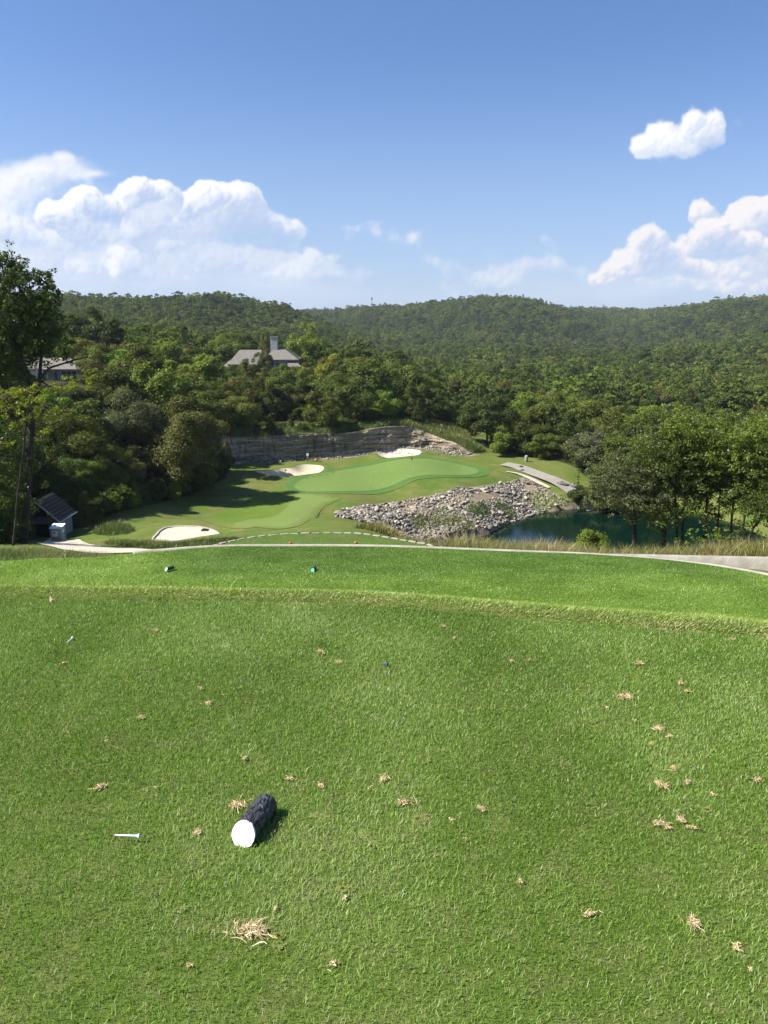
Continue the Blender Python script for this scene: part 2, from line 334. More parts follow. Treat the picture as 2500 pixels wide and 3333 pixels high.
def tz(x, y):
    x = np.asarray(x, float); y = np.asarray(y, float)
    z = tps_z(x, y)
    far = sstep(y, 150, 500)
    z = z+far*((fbm(x*.006+3, y*.006, 4)-.5)*14-5*np.abs(2*fbm(x*.011+9, y*.005, 3)-1)*2)*sstep(y, 200, 700)+(1-far)*hn(x, y)*sstep(y, 24, 40)*.8
    near = (y > 60) & (y < 320)
    if near.any():
        m = near; X, Y = x[m], y[m]; Z = z[m]
        # flatten the green shelf
        sd, tt = cliff_sd(X, Y)
        h = cliff_h(tt)
        inside = (tt > 0.0001) & (tt < .9999)
        Z = Z+h*sstep(sd, 0.25, 1.0)*(1-sstep(sd, 8, 45))*np.where(inside, 1, 0)
        ps = poly_sd(X, Y, POND)
        low = np.minimum(Z, WZ-0.25-0.35*np.clip(ps, 0, 8))
        up = np.maximum(Z, WZ+0.03+0.35*np.clip(-ps, 0, 6)*np.clip(-ps, 0, 6)/6)
        Z = np.where(ps > 0, low, np.where(ps > -12, np.maximum(Z, np.minimum(up, Z+3)), Z))
        for bp, dep in ((BUNK1, .55), (BUNK2, .5)):
            s = poly_sd(X, Y, bp); Z = Z-dep*sstep(s, -.15, 1.3)+.22*sstep(s, -1.8, -.2)*(1-sstep(s, -.2, .3))
        z[m] = Z
    mm = (y > 42) & (y < 75) & (x > -28) & (x < -5)
    if mm.any():
        s = poly_sd(x[mm], y[mm], PAD); z[mm] = z[mm]*(1-sstep(s, -3, -.3))+(PADZ-.12)*sstep(s, -3, -.3)
    return z
def hit(u, v, y0=24.0, y1=400.0):
    ys = np.exp(np.linspace(math.log(y0), math.log(y1), 700)); a = a_of(u, v); s = slope_of(v)
    zt = tz(a*ys, ys); zr = CAMH-s*ys
    k = np.argmax(zt > zr)
    if not (zt > zr).any(): k = len(ys)-1
    if k > 0:
        d0 = zr[k-1]-zt[k-1]; d1 = zr[k]-zt[k]; f = d0/(d0-d1+1e-12); y = ys[k-1]+(ys[k]-ys[k-1])*f
    else: y = ys[0]
    return (a*y, y)
BANK = smooth_poly([hit(u, v) for u, v in [(1088,1682),(1130,1656),(1250,1638),(1400,1613),(1500,1588),(1640,1571),(1688,1558),(1724,1553),(1775,1590),(1830,1618),(1900,1640),(1960,1650)]]+[Pz(u, v, WZ-.2)[:2] for u, v in [(1880,1657),(1800,1668),(1740,1684),(1640,1718),(1565,1750),(1420,1775),(1300,1790)]]+[Pz(1220,1760,-21.5)[:2],Pz(1130,1720,-19.6)[:2]], 5)
def gz(x, y): return float(tz(np.array([x]), np.array([y]))[0])

# ------------------------------------------------------------------ mesh helpers
def mesh_np(name, V, F, mat=None, attrs=None, smooth=False, mats=None, mi=None):
    me = bpy.data.meshes.new(name); V = np.asarray(V, np.float32); F = np.asarray(F, np.int32)
    k = F.shape[1]
    me.vertices.add(len(V)); me.vertices.foreach_set('co', V.ravel())
    me.loops.add(F.size); me.loops.foreach_set('vertex_index', F.ravel())
    me.polygons.add(len(F)); me.polygons.foreach_set('loop_start', np.arange(0, F.size, k, dtype=np.int32)); me.polygons.foreach_set('loop_total', np.full(len(F), k, np.int32))
    if smooth: me.polygons.foreach_set('use_smooth', np.ones(len(F), bool))
    me.update(calc_edges=True)
    for an, dom, data in (attrs or []):
        at = me.attributes.new(an, 'FLOAT', dom); at.data.foreach_set('value', np.asarray(data, np.float32))
    if mat: me.materials.append(mat)
    return me
def link(name, data, parent=None, loc=None, rot=None, scale=None):
    o = bpy.data.objects.new(name, data); COL.objects.link(o)
    if parent: o.parent = parent
    if loc is not None: o.location = loc
    if rot is not None: o.rotation_euler = rot
    if scale is not None: o.scale = (scale,)*3 if isinstance(scale, (int, float)) else scale
    return o
def tag(o, label=None, cat=None, group=None, kind=None):
    if label: o['label'] = label
    if cat: o['category'] = cat
    if group: o['group'] = group
    if kind: o['kind'] = kind
    return o
def empty(name, loc, label=None, cat=None, group=None, rz=0):
    o = link(name, None, loc=loc, rot=(0,0,rz)); o.empty_display_size = .2
    return tag(o, label, cat, group)
def drape(name, poly, mat, lift, step, zf=None, kind='structure', label=None, cat=None, attrs=None):
    xs = [p[0] for p in poly]; ys = [p[1] for p in poly]
    gx, gy = np.meshgrid(np.arange(min(xs), max(xs), step), np.arange(min(ys), max(ys), step))
    gx = gx.ravel(); gy = gy.ravel(); s = poly_sd(gx, gy, poly); k = s > step*.45
    pts = [Vector(p[:2]) for p in poly]+[Vector((x, y)) for x, y in zip(gx[k], gy[k])]
    nb = len(poly); ed = [(i, (i+1) % nb) for i in range(nb)]
    r = delaunay_2d_cdt(pts, ed, [list(range(nb))], 1, 1e-4)
    V2 = np.array([(v.x, v.y) for v in r[0]]); F = np.array([f for f in r[2] if len(f) == 3])
    Z = (zf or tz)(V2[:,0], V2[:,1])+lift
    V = np.column_stack([V2, Z])
    # faces up
    a, b, c = V[F[:,0]], V[F[:,1]], V[F[:,2]]
    cr = (b[:,0]-a[:,0])*(c[:,1]-a[:,1])-(b[:,1]-a[:,1])*(c[:,0]-a[:,0])
    F[cr < 0] = F[cr < 0][:, ::-1]
    at = [(nm, 'POINT', fn(V2[:,0], V2[:,1])) for nm, fn in (attrs or [])]+[('edge', 'POINT', poly_sd(V2[:,0], V2[:,1], poly))]
    o = link(name, mesh_np(name, V, F, mat, at, smooth=True)); tag(o, label, cat, None, kind); return o

# ------------------------------------------------------------------ materials
def material(name, build, rough=0.8, spec=0.25):
    m = bpy.data.materials.new(name); m.use_nodes = True
    t = NT(m.node_tree); b = t.n['Principled BSDF']; b.inputs['Roughness'].default_value = rough
    b.inputs['Specular IOR Level'].default_value = spec
    build(t, b); return m
def bump(t, b, h, strength=.4, dist=.05):
    n = t.new('ShaderNodeBump'); n.inputs['Strength'].default_value = strength; n.inputs['Distance'].default_value = dist
    t.put(n.inputs['Height'], h); t.l.new(n.outputs[0], b.inputs['Normal'])
def pos(t): return t.new('ShaderNodeNewGeometry').outputs['Position']
def simple(name, c, c2=None, scale=3.0, rough=.8, bs=0.0, bscale=None, obj=False, metal=0.0, spec=.25):
    def f(t, b):
        p = t.new('ShaderNodeTexCoord').outputs['Object'] if obj else pos(t)
        if c2 is None: b.inputs['Base Color'].default_value = c4(c)
        else: t.put(b.inputs['Base Color'], t.mix(t.smooth(t.noise(p, scale, 6, .6), .32, .68), c, c2))
        b.inputs['Metallic'].default_value = metal
        if bs: bump(t, b, t.noise(p, bscale or scale*4, 5, .6), bs, .03)
    return material(name, f, rough, spec)

def rough_color(t, p):
    n1 = t.noise(p, .09, 4, .6); n2 = t.noise(p, .45, 5, .65); n3 = t.noise(p, 4.0, 3, .7)
    st = t.noise(t.vmath('MULTIPLY', p, (.25, 1.6, 1)), .5, 4, .6)
    g = t.mix(t.smooth(n1, .38, .62), (.078,.135,.018), (.112,.140,.030))
    g = t.mix(t.math('MULTIPLY', t.smooth(n2, .42, .66), .85), g, (.165,.148,.055))
    g = t.mix(t.math('MULTIPLY', t.smooth(st, .5, .7), .45), g, (.078,.138,.020))
    return t.mix(t.math('MULTIPLY', t.smooth(n3, .3, .75), .35), g, (.038,.068,.010)), n2, n3
def m_ground():
    def f(t, b):
        p = pos(t); g, n2, n3 = rough_color(t, p)
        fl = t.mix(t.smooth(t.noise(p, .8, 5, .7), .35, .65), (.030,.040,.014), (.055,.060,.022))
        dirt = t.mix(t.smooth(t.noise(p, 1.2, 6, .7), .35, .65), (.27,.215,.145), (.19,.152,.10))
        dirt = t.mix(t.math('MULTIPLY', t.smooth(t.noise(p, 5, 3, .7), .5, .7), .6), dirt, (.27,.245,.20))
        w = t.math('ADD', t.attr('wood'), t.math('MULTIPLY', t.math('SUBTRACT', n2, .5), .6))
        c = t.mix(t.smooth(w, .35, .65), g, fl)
        d = t.math('ADD', t.attr('dirt'), t.math('MULTIPLY', t.math('SUBTRACT', t.noise(p, 1.5, 5, .7), .5), .7))
        c = t.mix(t.smooth(d, .35, .6), c, dirt)
        t.put(b.inputs['Base Color'], c)
        bump(t, b, t.math('ADD', n3, t.noise(p, 18, 3, .6)), .5, .08)
    return material('ground_cover', f, .95, .1)
def turf(name, c1, c2, c3, s1, s2, stripes=None, fine=60.0, bs=.5, soft=0.0, outer=None):
    def f(t, b):
        p = pos(t)
        c = t.mix(t.smooth(t.noise(p, s1, 4, .6), .36, .64), c1, c2)
        c = t.mix(t.math('MULTIPLY', t.smooth(t.noise(p, s2, 6, .70), .42, .68), .7), c, c3)
        fn = t.noise(t.vmath('MULTIPLY', p, (1, .5, 1)), fine, 5, .8)
        c = t.mix(t.math('MULTIPLY', t.smooth(fn, .58, .36), .55), c, tuple(v*.45 for v in c1))
        c = t.mix(t.math('MULTIPLY', t.smooth(fn, .55, .72), .35), c, tuple(v*1.9 for v in c2))
        if stripes:
            for attr_name, col, k in stripes:
                e = t.math('ADD', t.attr(attr_name), t.math('MULTIPLY', t.math('SUBTRACT', t.noise(p, .9, 6, .7), .5), .9))
                c = t.mix(t.math('MULTIPLY', t.smooth(e, .2, .8), k), c, col)
        if soft:                       # the mowing line is ragged: longer grass grows into it
            e = t.math('ADD', t.attr('edge'), t.math('MULTIPLY', t.math('SUBTRACT', t.noise(p, 1.4, 5, .7), .5), soft*1.6))
            oc = outer if outer else rough_color(t, p)[0]
            c = t.mix(t.smooth(e, soft, -.02), c, oc)
        t.put(b.inputs['Base Color'], c)
        bump(t, b, fn, bs, .02)
    return material(name, f, .9, .12)
M = {}
M['ground'] = m_ground()
M['fairway'] = turf('fairway_turf', (.086,.146,.014), (.102,.164,.020), (.126,.166,.035), .10, .7, [('light', (.140,.192,.050), .85)], 7.0, .5, 1.5)
M['green'] = turf('putting_turf', (.118,.188,.043), (.130,.200,.047), (.142,.192,.055), .12, 1.1, None, 8.0, .25, .35, (.056,.130,.034))
M['fringe'] = turf('fringe_turf', (.066,.142,.034), (.074,.150,.036), (.088,.150,.034), .2, 1.1, None, 7.0, .4, .5)
M['tee'] = turf('lower_tee_turf', (.050,.098,.013), (.066,.122,.018), (.104,.160,.040), .30, 1.5, [('rough', (.120,.185,.022), .75)], 22.0, .9)
M['tee3'] = turf('forward_tee_turf', (.056,.104,.015), (.076,.124,.020), (.110,.128,.036), .35, 1.2, None, 12.0, .6)
M['soil'] = turf('upper_tee_thatch', (.095,.150,.022), (.120,.175,.030), (.19,.19,.075), 1.2, 7.0, None, 220.0, .6)
M['sand'] = simple('bunker_sand', (0.431,0.362,0.250), (0.501,0.431,0.313), 1.2, .95, .35, 6)
M['sandgrey'] = simple('bunker_sand_pale', (0.402,0.374,0.308), (0.468,0.428,0.348), 1.2, .95, .35, 6)
M['concrete'] = simple('concrete', (0.389,0.344,0.268), (0.493,0.441,0.351), .9, .9, .15, 20)
M['concrete2'] = simple('weathered_concrete', (0.259,0.238,0.195), (0.375,0.346,0.288), 2.2, .9, .3, 14)
M['asphalt'] = simple('asphalt', (.235,.215,.180), (.30,.275,.235), 1.5, .9, .2, 20)
M['stone'] = simple('pale_limestone', (0.334,0.308,0.254), (0.227,0.208,0.174), 3.0, .9, .5, 9)
M['stone_dark'] = simple('grey_limestone', (0.103,0.098,0.090), (0.216,0.201,0.175), 2.0, .9, .5, 9)
def m_rock():
    def f(t, b):
        oi = t.new('ShaderNodeObjectInfo'); p = t.new('ShaderNodeTexCoord').outputs['Object']
        rn = t.attr('rnd')
        r = t.math('FRACT', t.math('ADD', oi.outputs['Random'], rn))
        c = t.mix(t.smooth(r, .10, .95), (.115,.108,.096), (.40,.365,.30))
        c = t.mix(t.math('MULTIPLY', t.smooth(t.noise(p, 2.2, 5, .7), .4, .65), .55), c, (.20,.165,.12))
        t.put(b.inputs['Base Color'], c); bump(t, b, t.noise(p, 7, 4, .7), .5, .05)
    return material('quarried_rock', f, .9, .2)
M['rock'] = m_rock()
def m_cliff():
    def f(t, b):
        p = pos(t)
        pz = t.vmath('MULTIPLY', p, (.16, .16, 2.6))
        st = t.noise(pz, 1.0, 6, .62, .35); bl = t.noise(p, 1.1, 5, .7); vs = t.noise(t.vmath('MULTIPLY', p, (1.5,1.5,.25)), 1.3, 5, .7)
        c = t.mix(t.smooth(st, .40, .60), (.14,.124,.098), (.40,.345,.26))
        c = t.mix(t.math('MULTIPLY', t.smooth(bl, .42, .62), .6), c, (.27,.205,.12))
        c = t.mix(t.math('MULTIPLY', t.smooth(vs, .50, .66), .75), c, (.065,.062,.058))
        t.put(b.inputs['Base Color'], c)
        bump(t, b, t.math('ADD', st, t.math('MULTIPLY', bl, .7)), 1.0, .5)
    return material('cliff_rock', f, .92, .2)
M['cliff'] = m_cliff()
def m_water():
    def f(t, b):
        p = pos(t)
        b.inputs['Base Color'].default_value = (.0015,.011,.007,1); b.inputs['Roughness'].default_value = .06
        b.inputs['IOR'].default_value = 1.33; b.inputs['Specular IOR Level'].default_value = .5
        h = t.math('ADD', t.noise(t.vmath('MULTIPLY', p, (1,.6,1)), 3.2, 4, .6), t.math('MULTIPLY', t.noise(p, .5, 3, .6), .6))
        bump(t, b, h, .10, .06)
    return material('pond_water', f, .06, .5)
M['water'] = m_water()

# ------------------------------------------------------------------ the ground sheet
FWY = smooth_poly([hit(u, v)for u, v in [(655,1682),(690,1668),(760,1645),(840,1612),(905,1575),(950,1556),(985,1562),(1010,1590),(1060,1610),(1110,1622),(1075,1640),(1040,1668),(1000,1698),(950,1718),(880,1722),(780,1722),(700,1708),(662,1695)]], 4)
GREEN = smooth_poly([Pz(u, v, GZ)[:2] for u, v in [(953,1580),(985,1560),(1040,1545),(1110,1532),(1180,1521),(1260,1513),(1340,1511),(1430,1511),(1500,1516),(1545,1524),(1562,1534),(1545,1545),(1480,1555),(1400,1562),(1340,1568),(1290,1578),(1230,1588),(1160,1597),(1080,1601),(1010,1600),(968,1592)]], 4)
def grow(poly, d):
    cx_ = sum(p[0] for p in poly)/len(poly); n_ = len(poly); out = []
    area = sum(poly[i-1][0]*poly[i][1]-poly[i][0]*poly[i-1][1] for i in range(n_))
    sgn = 1 if area > 0 else -1
    for i in range(n_):
        ax, ay = poly[i-1]; bx, by = poly[(i+1) % n_]; tx, ty = bx-ax, by-ay; L = math.hypot(tx, ty) or 1
        out.append((poly[i][0]+sgn*ty/L*d, poly[i][1]-sgn*tx/L*d))
    return out
FRINGE = grow(GREEN, 1.35)
WOODLINE = [hit(u, v) for u, v in [(-300,1800),(0,1772),(120,1762),(200,1742),(300,1712),(395,1672),(470,1655),(560,1632),(640,1610),(700,1585),(745,1555),(760,1530)]]
AWOOD = WOODLINE+[tuple(CL[12]), (CL[20][0], CL[20][1]+3), (CL[40][0], CL[40][1]+4), (CL[60][0], CL[60][1]+6), (12, 170), (20, 400), (-400, 400), (-200, 60)]
CWOOD = [(16,170),(24,138)]+[Py(u, 1500, y)[:2] for u, y in [(1560,127),(1640,123),(1700,121),(1790,118),(1900,112),(1960,105),(2050,103.5),(2200,104),(2400,104),(2700,98)]]+[(160,120),(260,400),(20,400)]
def build_ground():
    K = 1.0062; ys = 4.35*K**np.arange(0, int(math.log(2650/4.35)/math.log(K)))
    aa = np.linspace(-1.25, 1.25, 460)
    a, y = np.meshgrid(aa, ys); x = a*y
    xf, yf = x.ravel(), y.ravel()
    z = tz(xf, yf)
    V = np.column_stack([xf, yf, z]); nr, nc = a.shape
    i = np.arange(nr-1)[:,None]*nc+np.arange(nc-1); i = i.ravel()
    F = np.column_stack([i, i+1, i+nc+1, i+nc])
    far = sstep(yf, 175, 215)
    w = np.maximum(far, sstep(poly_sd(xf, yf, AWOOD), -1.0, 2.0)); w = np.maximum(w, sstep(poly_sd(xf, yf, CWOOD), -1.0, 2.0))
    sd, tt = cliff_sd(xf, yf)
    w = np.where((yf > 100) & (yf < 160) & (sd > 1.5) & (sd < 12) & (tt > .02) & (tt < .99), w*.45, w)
    dirt = sstep(poly_sd(xf, yf, BANK), -.3, .3)
    ps = poly_sd(xf, yf, POND); dirt = np.maximum(dirt, sstep(ps, -2.5, -.5)*(yf > 84)*(1-sstep(xf, 30, 34)))
    dirt = np.where((yf > 90) & (yf < 160) & (sd > -1.4) & (sd < 1.6) & (tt > .001) & (tt < .999), 1, dirt)
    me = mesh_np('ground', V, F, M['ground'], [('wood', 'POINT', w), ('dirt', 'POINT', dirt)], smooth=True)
    tag(link('ground', me), kind='structure')
build_ground()
DIAG = [hit(690,1690), hit(860,1640), hit(985,1596)]
def light_attr(x, y):                  # paler mown half of the fairway, right of the diagonal mowing line
    (x0,y0),(x1,y1) = hit(740,1722), hit(975,1592)
    L = math.hypot(x1-x0, y1-y0)
    s = ((x1-x0)*(y-y0)-(y1-y0)*(x-x0))/L
    return sstep(-s, -.4, .6)
drape('fairway', FWY, M['fairway'], .03, .8, attrs=[('light', light_attr)])
drape('fringe', FRINGE, M['fringe'], .045, .8)
drape('putting_green', GREEN, M['green'], .060, .8)
# pond
def build_pond():
    V = [(x, y, WZ) for x, y in grow(POND, 3.0)]
    bm = bmesh.new(); f = bm.faces.new([bm.verts.new(v) for v in V]); bmesh.ops.triangulate(bm, faces=[f]); bmesh.ops.recalc_face_normals(bm, faces=bm.faces)
    for f in bm.faces:
        if f.normal.z < 0: f.normal_flip()
    me = bpy.data.meshes.new('pond'); bm.to_mesh(me); me.materials.append(M['water']); tag(link('pond', me), kind='structure')
build_pond()
def ribbon(name, pts, width, mat, lift, zf=None, kind='structure', seg=8, close=False, thick=0.0, widths=None):
    c = smooth_poly(pts, seg, closed=close); V = []; F = []; n_ = len(c)
    for i, (x, y) in enumerate(c):
        a = c[i-1] if (i or close) else c[i]; b = c[(i+1) % n_] if (i < n_-1 or close) else c[i]
        tx, ty = b[0]-a[0], b[1]-a[1]; L = math.hypot(tx, ty) or 1; nx, ny = -ty/L, tx/L
        w = width if widths is None else np.interp(i/(n_-1), np.linspace(0,1,len(widths)), widths)
        for k in (-.5, 0, .5): V.append((x+nx*w*k, y+ny*w*k))
    A_ = np.array(V); Z = (zf or tz)(A_[:,0], A_[:,1])
    Z = Z.reshape(-1,3); Z[:] = Z.max(axis=1)[:,None]; Z = Z.ravel()+lift
    V3 = [(A_[i,0], A_[i,1], Z[i]) for i in range(len(A_))]
    m = n_ if close else n_-1
    for i in range(m):
        j = (i+1) % n_
        for k in (0, 1): F.append((i*3+k, j*3+k, j*3+k+1, i*3+k+1))
    if thick:
        base = len(V3); V3 += [(v[0], v[1], v[2]-thick) for v in V3]
        for i in range(m):
            j = (i+1) % n_
            F.append((i*3, base+i*3, base+j*3, j*3)); F.append((i*3+2, j*3+2, base+j*3+2, base+i*3+2))
        if not close:
            F.append((0,1,base+1,base)); F.append((1,2,base+2,base+1)); e = (n_-1)*3; F.append((e+1,e,base+e,base+e+1)); F.append((e+2,e+1,base+e+1,base+e+2))
    me = mesh_np(name, V3, F, mat)
    bm = bmesh.new(); bm.from_mesh(me); bmesh.ops.recalc_face_normals(bm, faces=bm.faces); bm.to_mesh(me); bm.free()
    o = link(name, me); tag(o, kind=kind); return o
# bunkers
drape('bunker_sand', BUNK1, M['sand'], .05, .35); drape('bunker_sand', BUNK2, M['sandgrey'], .05, .35)
# right-hand cart path, asphalt with a pale spur
ap = [Pz(u, v, z)[:2] for u, v, z in [(1640,1512,-18.9),(1690,1522,-19.1),(1760,1540,-19.3),(1840,1560,-19.5),(1900,1577,-19.6),(1990,1608,-19.8),(2100,1640,-20.3),(2250,1655,-20.6)]]
ribbon('cart_path', ap, 2.9, M['asphalt'], .06)
sp_ = [Pz(u, v, -19.0)[:2] for u, v in [(1648,1533),(1690,1535),(1735,1541),(1790,1552)]]
ribbon('cart_path', sp_, 1.0, M['concrete'], .10, widths=[.35,.9,1.1,.7])
# pale bare patch beside the path
drape('sandy_patch', smooth_poly([hit(u, v) for u, v in [(1774,1558),(1785,1556),(1800,1562),(1809,1567),(1795,1567),(1780,1563)]],3), M['concrete'], .03, .4)

# ------------------------------------------------------------------ lower tee deck, its stone edging, the path, the curb wall
EDGE2 = [(-12.0, 17.2)]+[Pz(u, v, D2)[:2] for u, v in [(-60,1818),(0,1813),(150,1811),(320,1806),(430,1799),(540,1790),(640,1782),(760,1777),(900,1776),(1050,1776),(1200,1777),(1350,1781),(1500,1787),(1700,1795),(1900,1803),(2100,1816),(2280,1834),(2400,1851),(2500,1870),(2560,1885)]]+[(10.6,15.4),(11.2,13.6),(11.4,11.0)]
E2 = smooth_poly(EDGE2, 5, closed=False)
DECK2 = E2+[(11.0,8.6),(-12.5,8.6),(-13.4,12.5)]
def rough2(x, y):
    return np.maximum(sstep(-x, 3.8, 7.0)*.9, sstep(y, 19.2, 16.4)*.6)
def z2f(x, y): return D2+.05*(fbm(x*.35, y*.35, 2)-.5)-.10*sstep(-x, 4.5, 9)+.10*sstep(-x, 5, 6.5)*(fbm(x*.8,y*.8,2)-.3)
drape('lower_tee', DECK2, M['tee'], 0, .35, zf=z2f, attrs=[('rough', rough2)])
def skirt(name, line, zt_, zb, mat, kind='structure'):
    V = []; F = []
    for x, y in line: V += [(x, y, zt_(x, y) if callable(zt_) else zt_), (x, y, zb)]
    for i in range(len(line)-1): F.append((2*i, 2*i+1, 2*i+3, 2*i+2))
    o = link(name, mesh_np(name, V, F, mat)); tag(o, kind=kind); return o
skirt('lower_tee_bank', E2, lambda x, y: float(z2f(np.array([x]), np.array([y]))[0])-.002, D2-2.2, M['soil'])
edge_line = [p for p in smooth_poly(EDGE2[5:-2], 1, closed=False)]
o = ribbon('stone_edging', [(x, y+.05) for x, y in edge_line], .13, M['concrete2'], D2+.012, zf=lambda x, y: np.zeros_like(x), seg=8, thick=.35, kind=None)
tag(o, 'thin pale concrete edging along the far rim of the lower tee', 'edging')
PATHZ = -5.30
pl = [(-6.0,22.6),(-2,23.2),(3,23.0),(6.2,21.9),(8.6,20.2),(10.6,18.2),(12.4,15.4),(13.2,12)]
ribbon('cart_path', pl, 2.4, M['concrete2'], PATHZ, zf=lambda x, y: -2.0*(1-sstep(x, 2.5, 8.5)), thick=.8)
wl = [Pz(u, v, -4.98)[:2] for u, v in [(1850,1801),(1980,1805),(2100,1807),(2250,1810),(2400,1813),(2500,1815),(2620,1818)]]+[(12.8,19.6),(14.0,17.2),(14.9,14.0)]
o = ribbon('curb_wall', wl, .22, M['concrete2'], -4.98, zf=lambda x, y: np.zeros_like(x), thick=.8, kind=None)
tag(o, 'low pale grey concrete curb wall in front of the pond, right of the lower tee', 'curb wall')
# left path by the pump house
drape('cart_path', smooth_poly([hit(u, v) for u, v in [(120,1768),(150,1761),(200,1758),(255,1756),(268,1764),(310,1776),(385,1786),(480,1790),(540,1791),(520,1800),(425,1801),(300,1803),(200,1790),(140,1775)]], 3), M['concrete'], .05, .5)
# turning circle with kerb and drain
flat = lambda zc: (lambda x, y: np.full(np.shape(x), zc))
drape('turning_pad', PAD, M['concrete'], 0, .5, zf=flat(PADZ))
skirt('turning_pad_bank', PAD+PAD[:1], PADZ-.002, PADZ-2.0, M['concrete2'])
o = ribbon('kerb', PAD[::3], .18, M['concrete2'], PADZ+.08, zf=lambda x, y: np.zeros_like(x), seg=4, close=True, thick=.3, kind=None)
tag(o, 'low round concrete kerb ringing the cream turning pad', 'kerb')
def box(bm, x0, x1, y0, y1, z0, z1, mtx=None):
    vs = [bm.verts.new(v) for v in [(x0,y0,z0),(x1,y0,z0),(x1,y1,z0),(x0,y1,z0),(x0,y0,z1),(x1,y0,z1),(x1,y1,z1),(x0,y1,z1)]]
    for f in [(0,3,2,1),(4,5,6,7),(0,1,5,4),(1,2,6,5),(2,3,7,6),(3,0,4,7)]: bm.faces.new([vs[i] for i in f])
    if mtx: bmesh.ops.transform(bm, matrix=mtx, verts=vs)
    return vs
def bmo(name, bm, mat, parent=None, bevel=0.0, smooth=False, **kw):
    if bevel: bmesh.ops.bevel(bm, geom=bm.edges[:], offset=bevel, segments=2, affect='EDGES', profile=.6)
    me = bpy.data.meshes.new(name); bm.to_mesh(me); bm.free()
    if smooth:
        for p in me.polygons: p.use_smooth = True
    if mat: me.materials.append(mat)
    return link(name, me, parent, **kw)
M['black'] = simple('dark_iron', (.02,.02,.02), rough=.6)
dx, dy = Pz(668,1725,PADZ)[:2]
bm = bmesh.new(); box(bm, -.28,.28,-.35,.35,-.01,.03); 
for k in range(5): box(bm, -.26,.26,-.30+k*.14,-.24+k*.14,.031,.045)
tag(bmo('drain_grate', bm, M['black'], loc=(dx,dy,PADZ)), 'small dark drain grate set in the cream turning pad', 'drain grate')

# forward tee
T3 = smooth_poly([Pz(u, v, D3)[:2] for u, v in [(640,1792),(720,1770),(790,1754),(860,1744),(950,1738),(1050,1735),(1120,1735),(1180,1738),(1240,1746),(1300,1756),(1350,1765),(1400,1775),(1440,1800)]]+[(3.0,27.0),(-6.5,27.0)], 4)
drape('forward_tee', T3, M['tee3'], 0, .4, zf=flat(D3))
skirt('forward_tee_bank', T3+T3[:1], D3-.002, D3-2.5, M['soil'])

# ------------------------------------------------------------------ rocks
def rock_mesh(seed, flat_=.7, n_=26):
    rg = np.random.default_rng(seed); p = rg.normal(size=(n_, 3)); p /= np.linalg.norm(p, axis=1)[:,None]
    p *= rg.uniform(.38, .58, (n_,1)); p *= np.array([1.15, .85, flat_])
    bm = bmesh.new(); [bm.verts.new(v) for v in p]; bmesh.ops.convex_hull(bm, input=bm.verts)
    for v in [v for v in bm.verts if not v.link_faces]: bm.verts.remove(v)
    bmesh.ops.recalc_face_normals(bm, faces=bm.faces)
    bmesh.ops.triangulate(bm, faces=bm.faces)
    me = bpy.data.meshes.new('rock'); bm.to_mesh(me); bm.free(); me.materials.append(M['rock']); return me
ROCKS = [rock_mesh(50+i, [.7,.55,.8,.45][i % 4], [12,16,10,14][i % 4]) for i in range(10)]
def mesh_arr(me):
    V = np.empty(len(me.vertices)*3, np.float32); me.vertices.foreach_get('co', V); V = V.reshape(-1,3)
    F = np.array([p.vertices[:] for p in me.polygons]); return V, F
RA = [mesh_arr(m) for m in ROCKS]
def rots(n_, rg, tilt=.5):
    out = []
    for i in range(n_): out.append(np.array(Euler((rg.uniform(-tilt,tilt), rg.uniform(-tilt,tilt), rg.uniform(0,6.28))).to_matrix()))
    return out
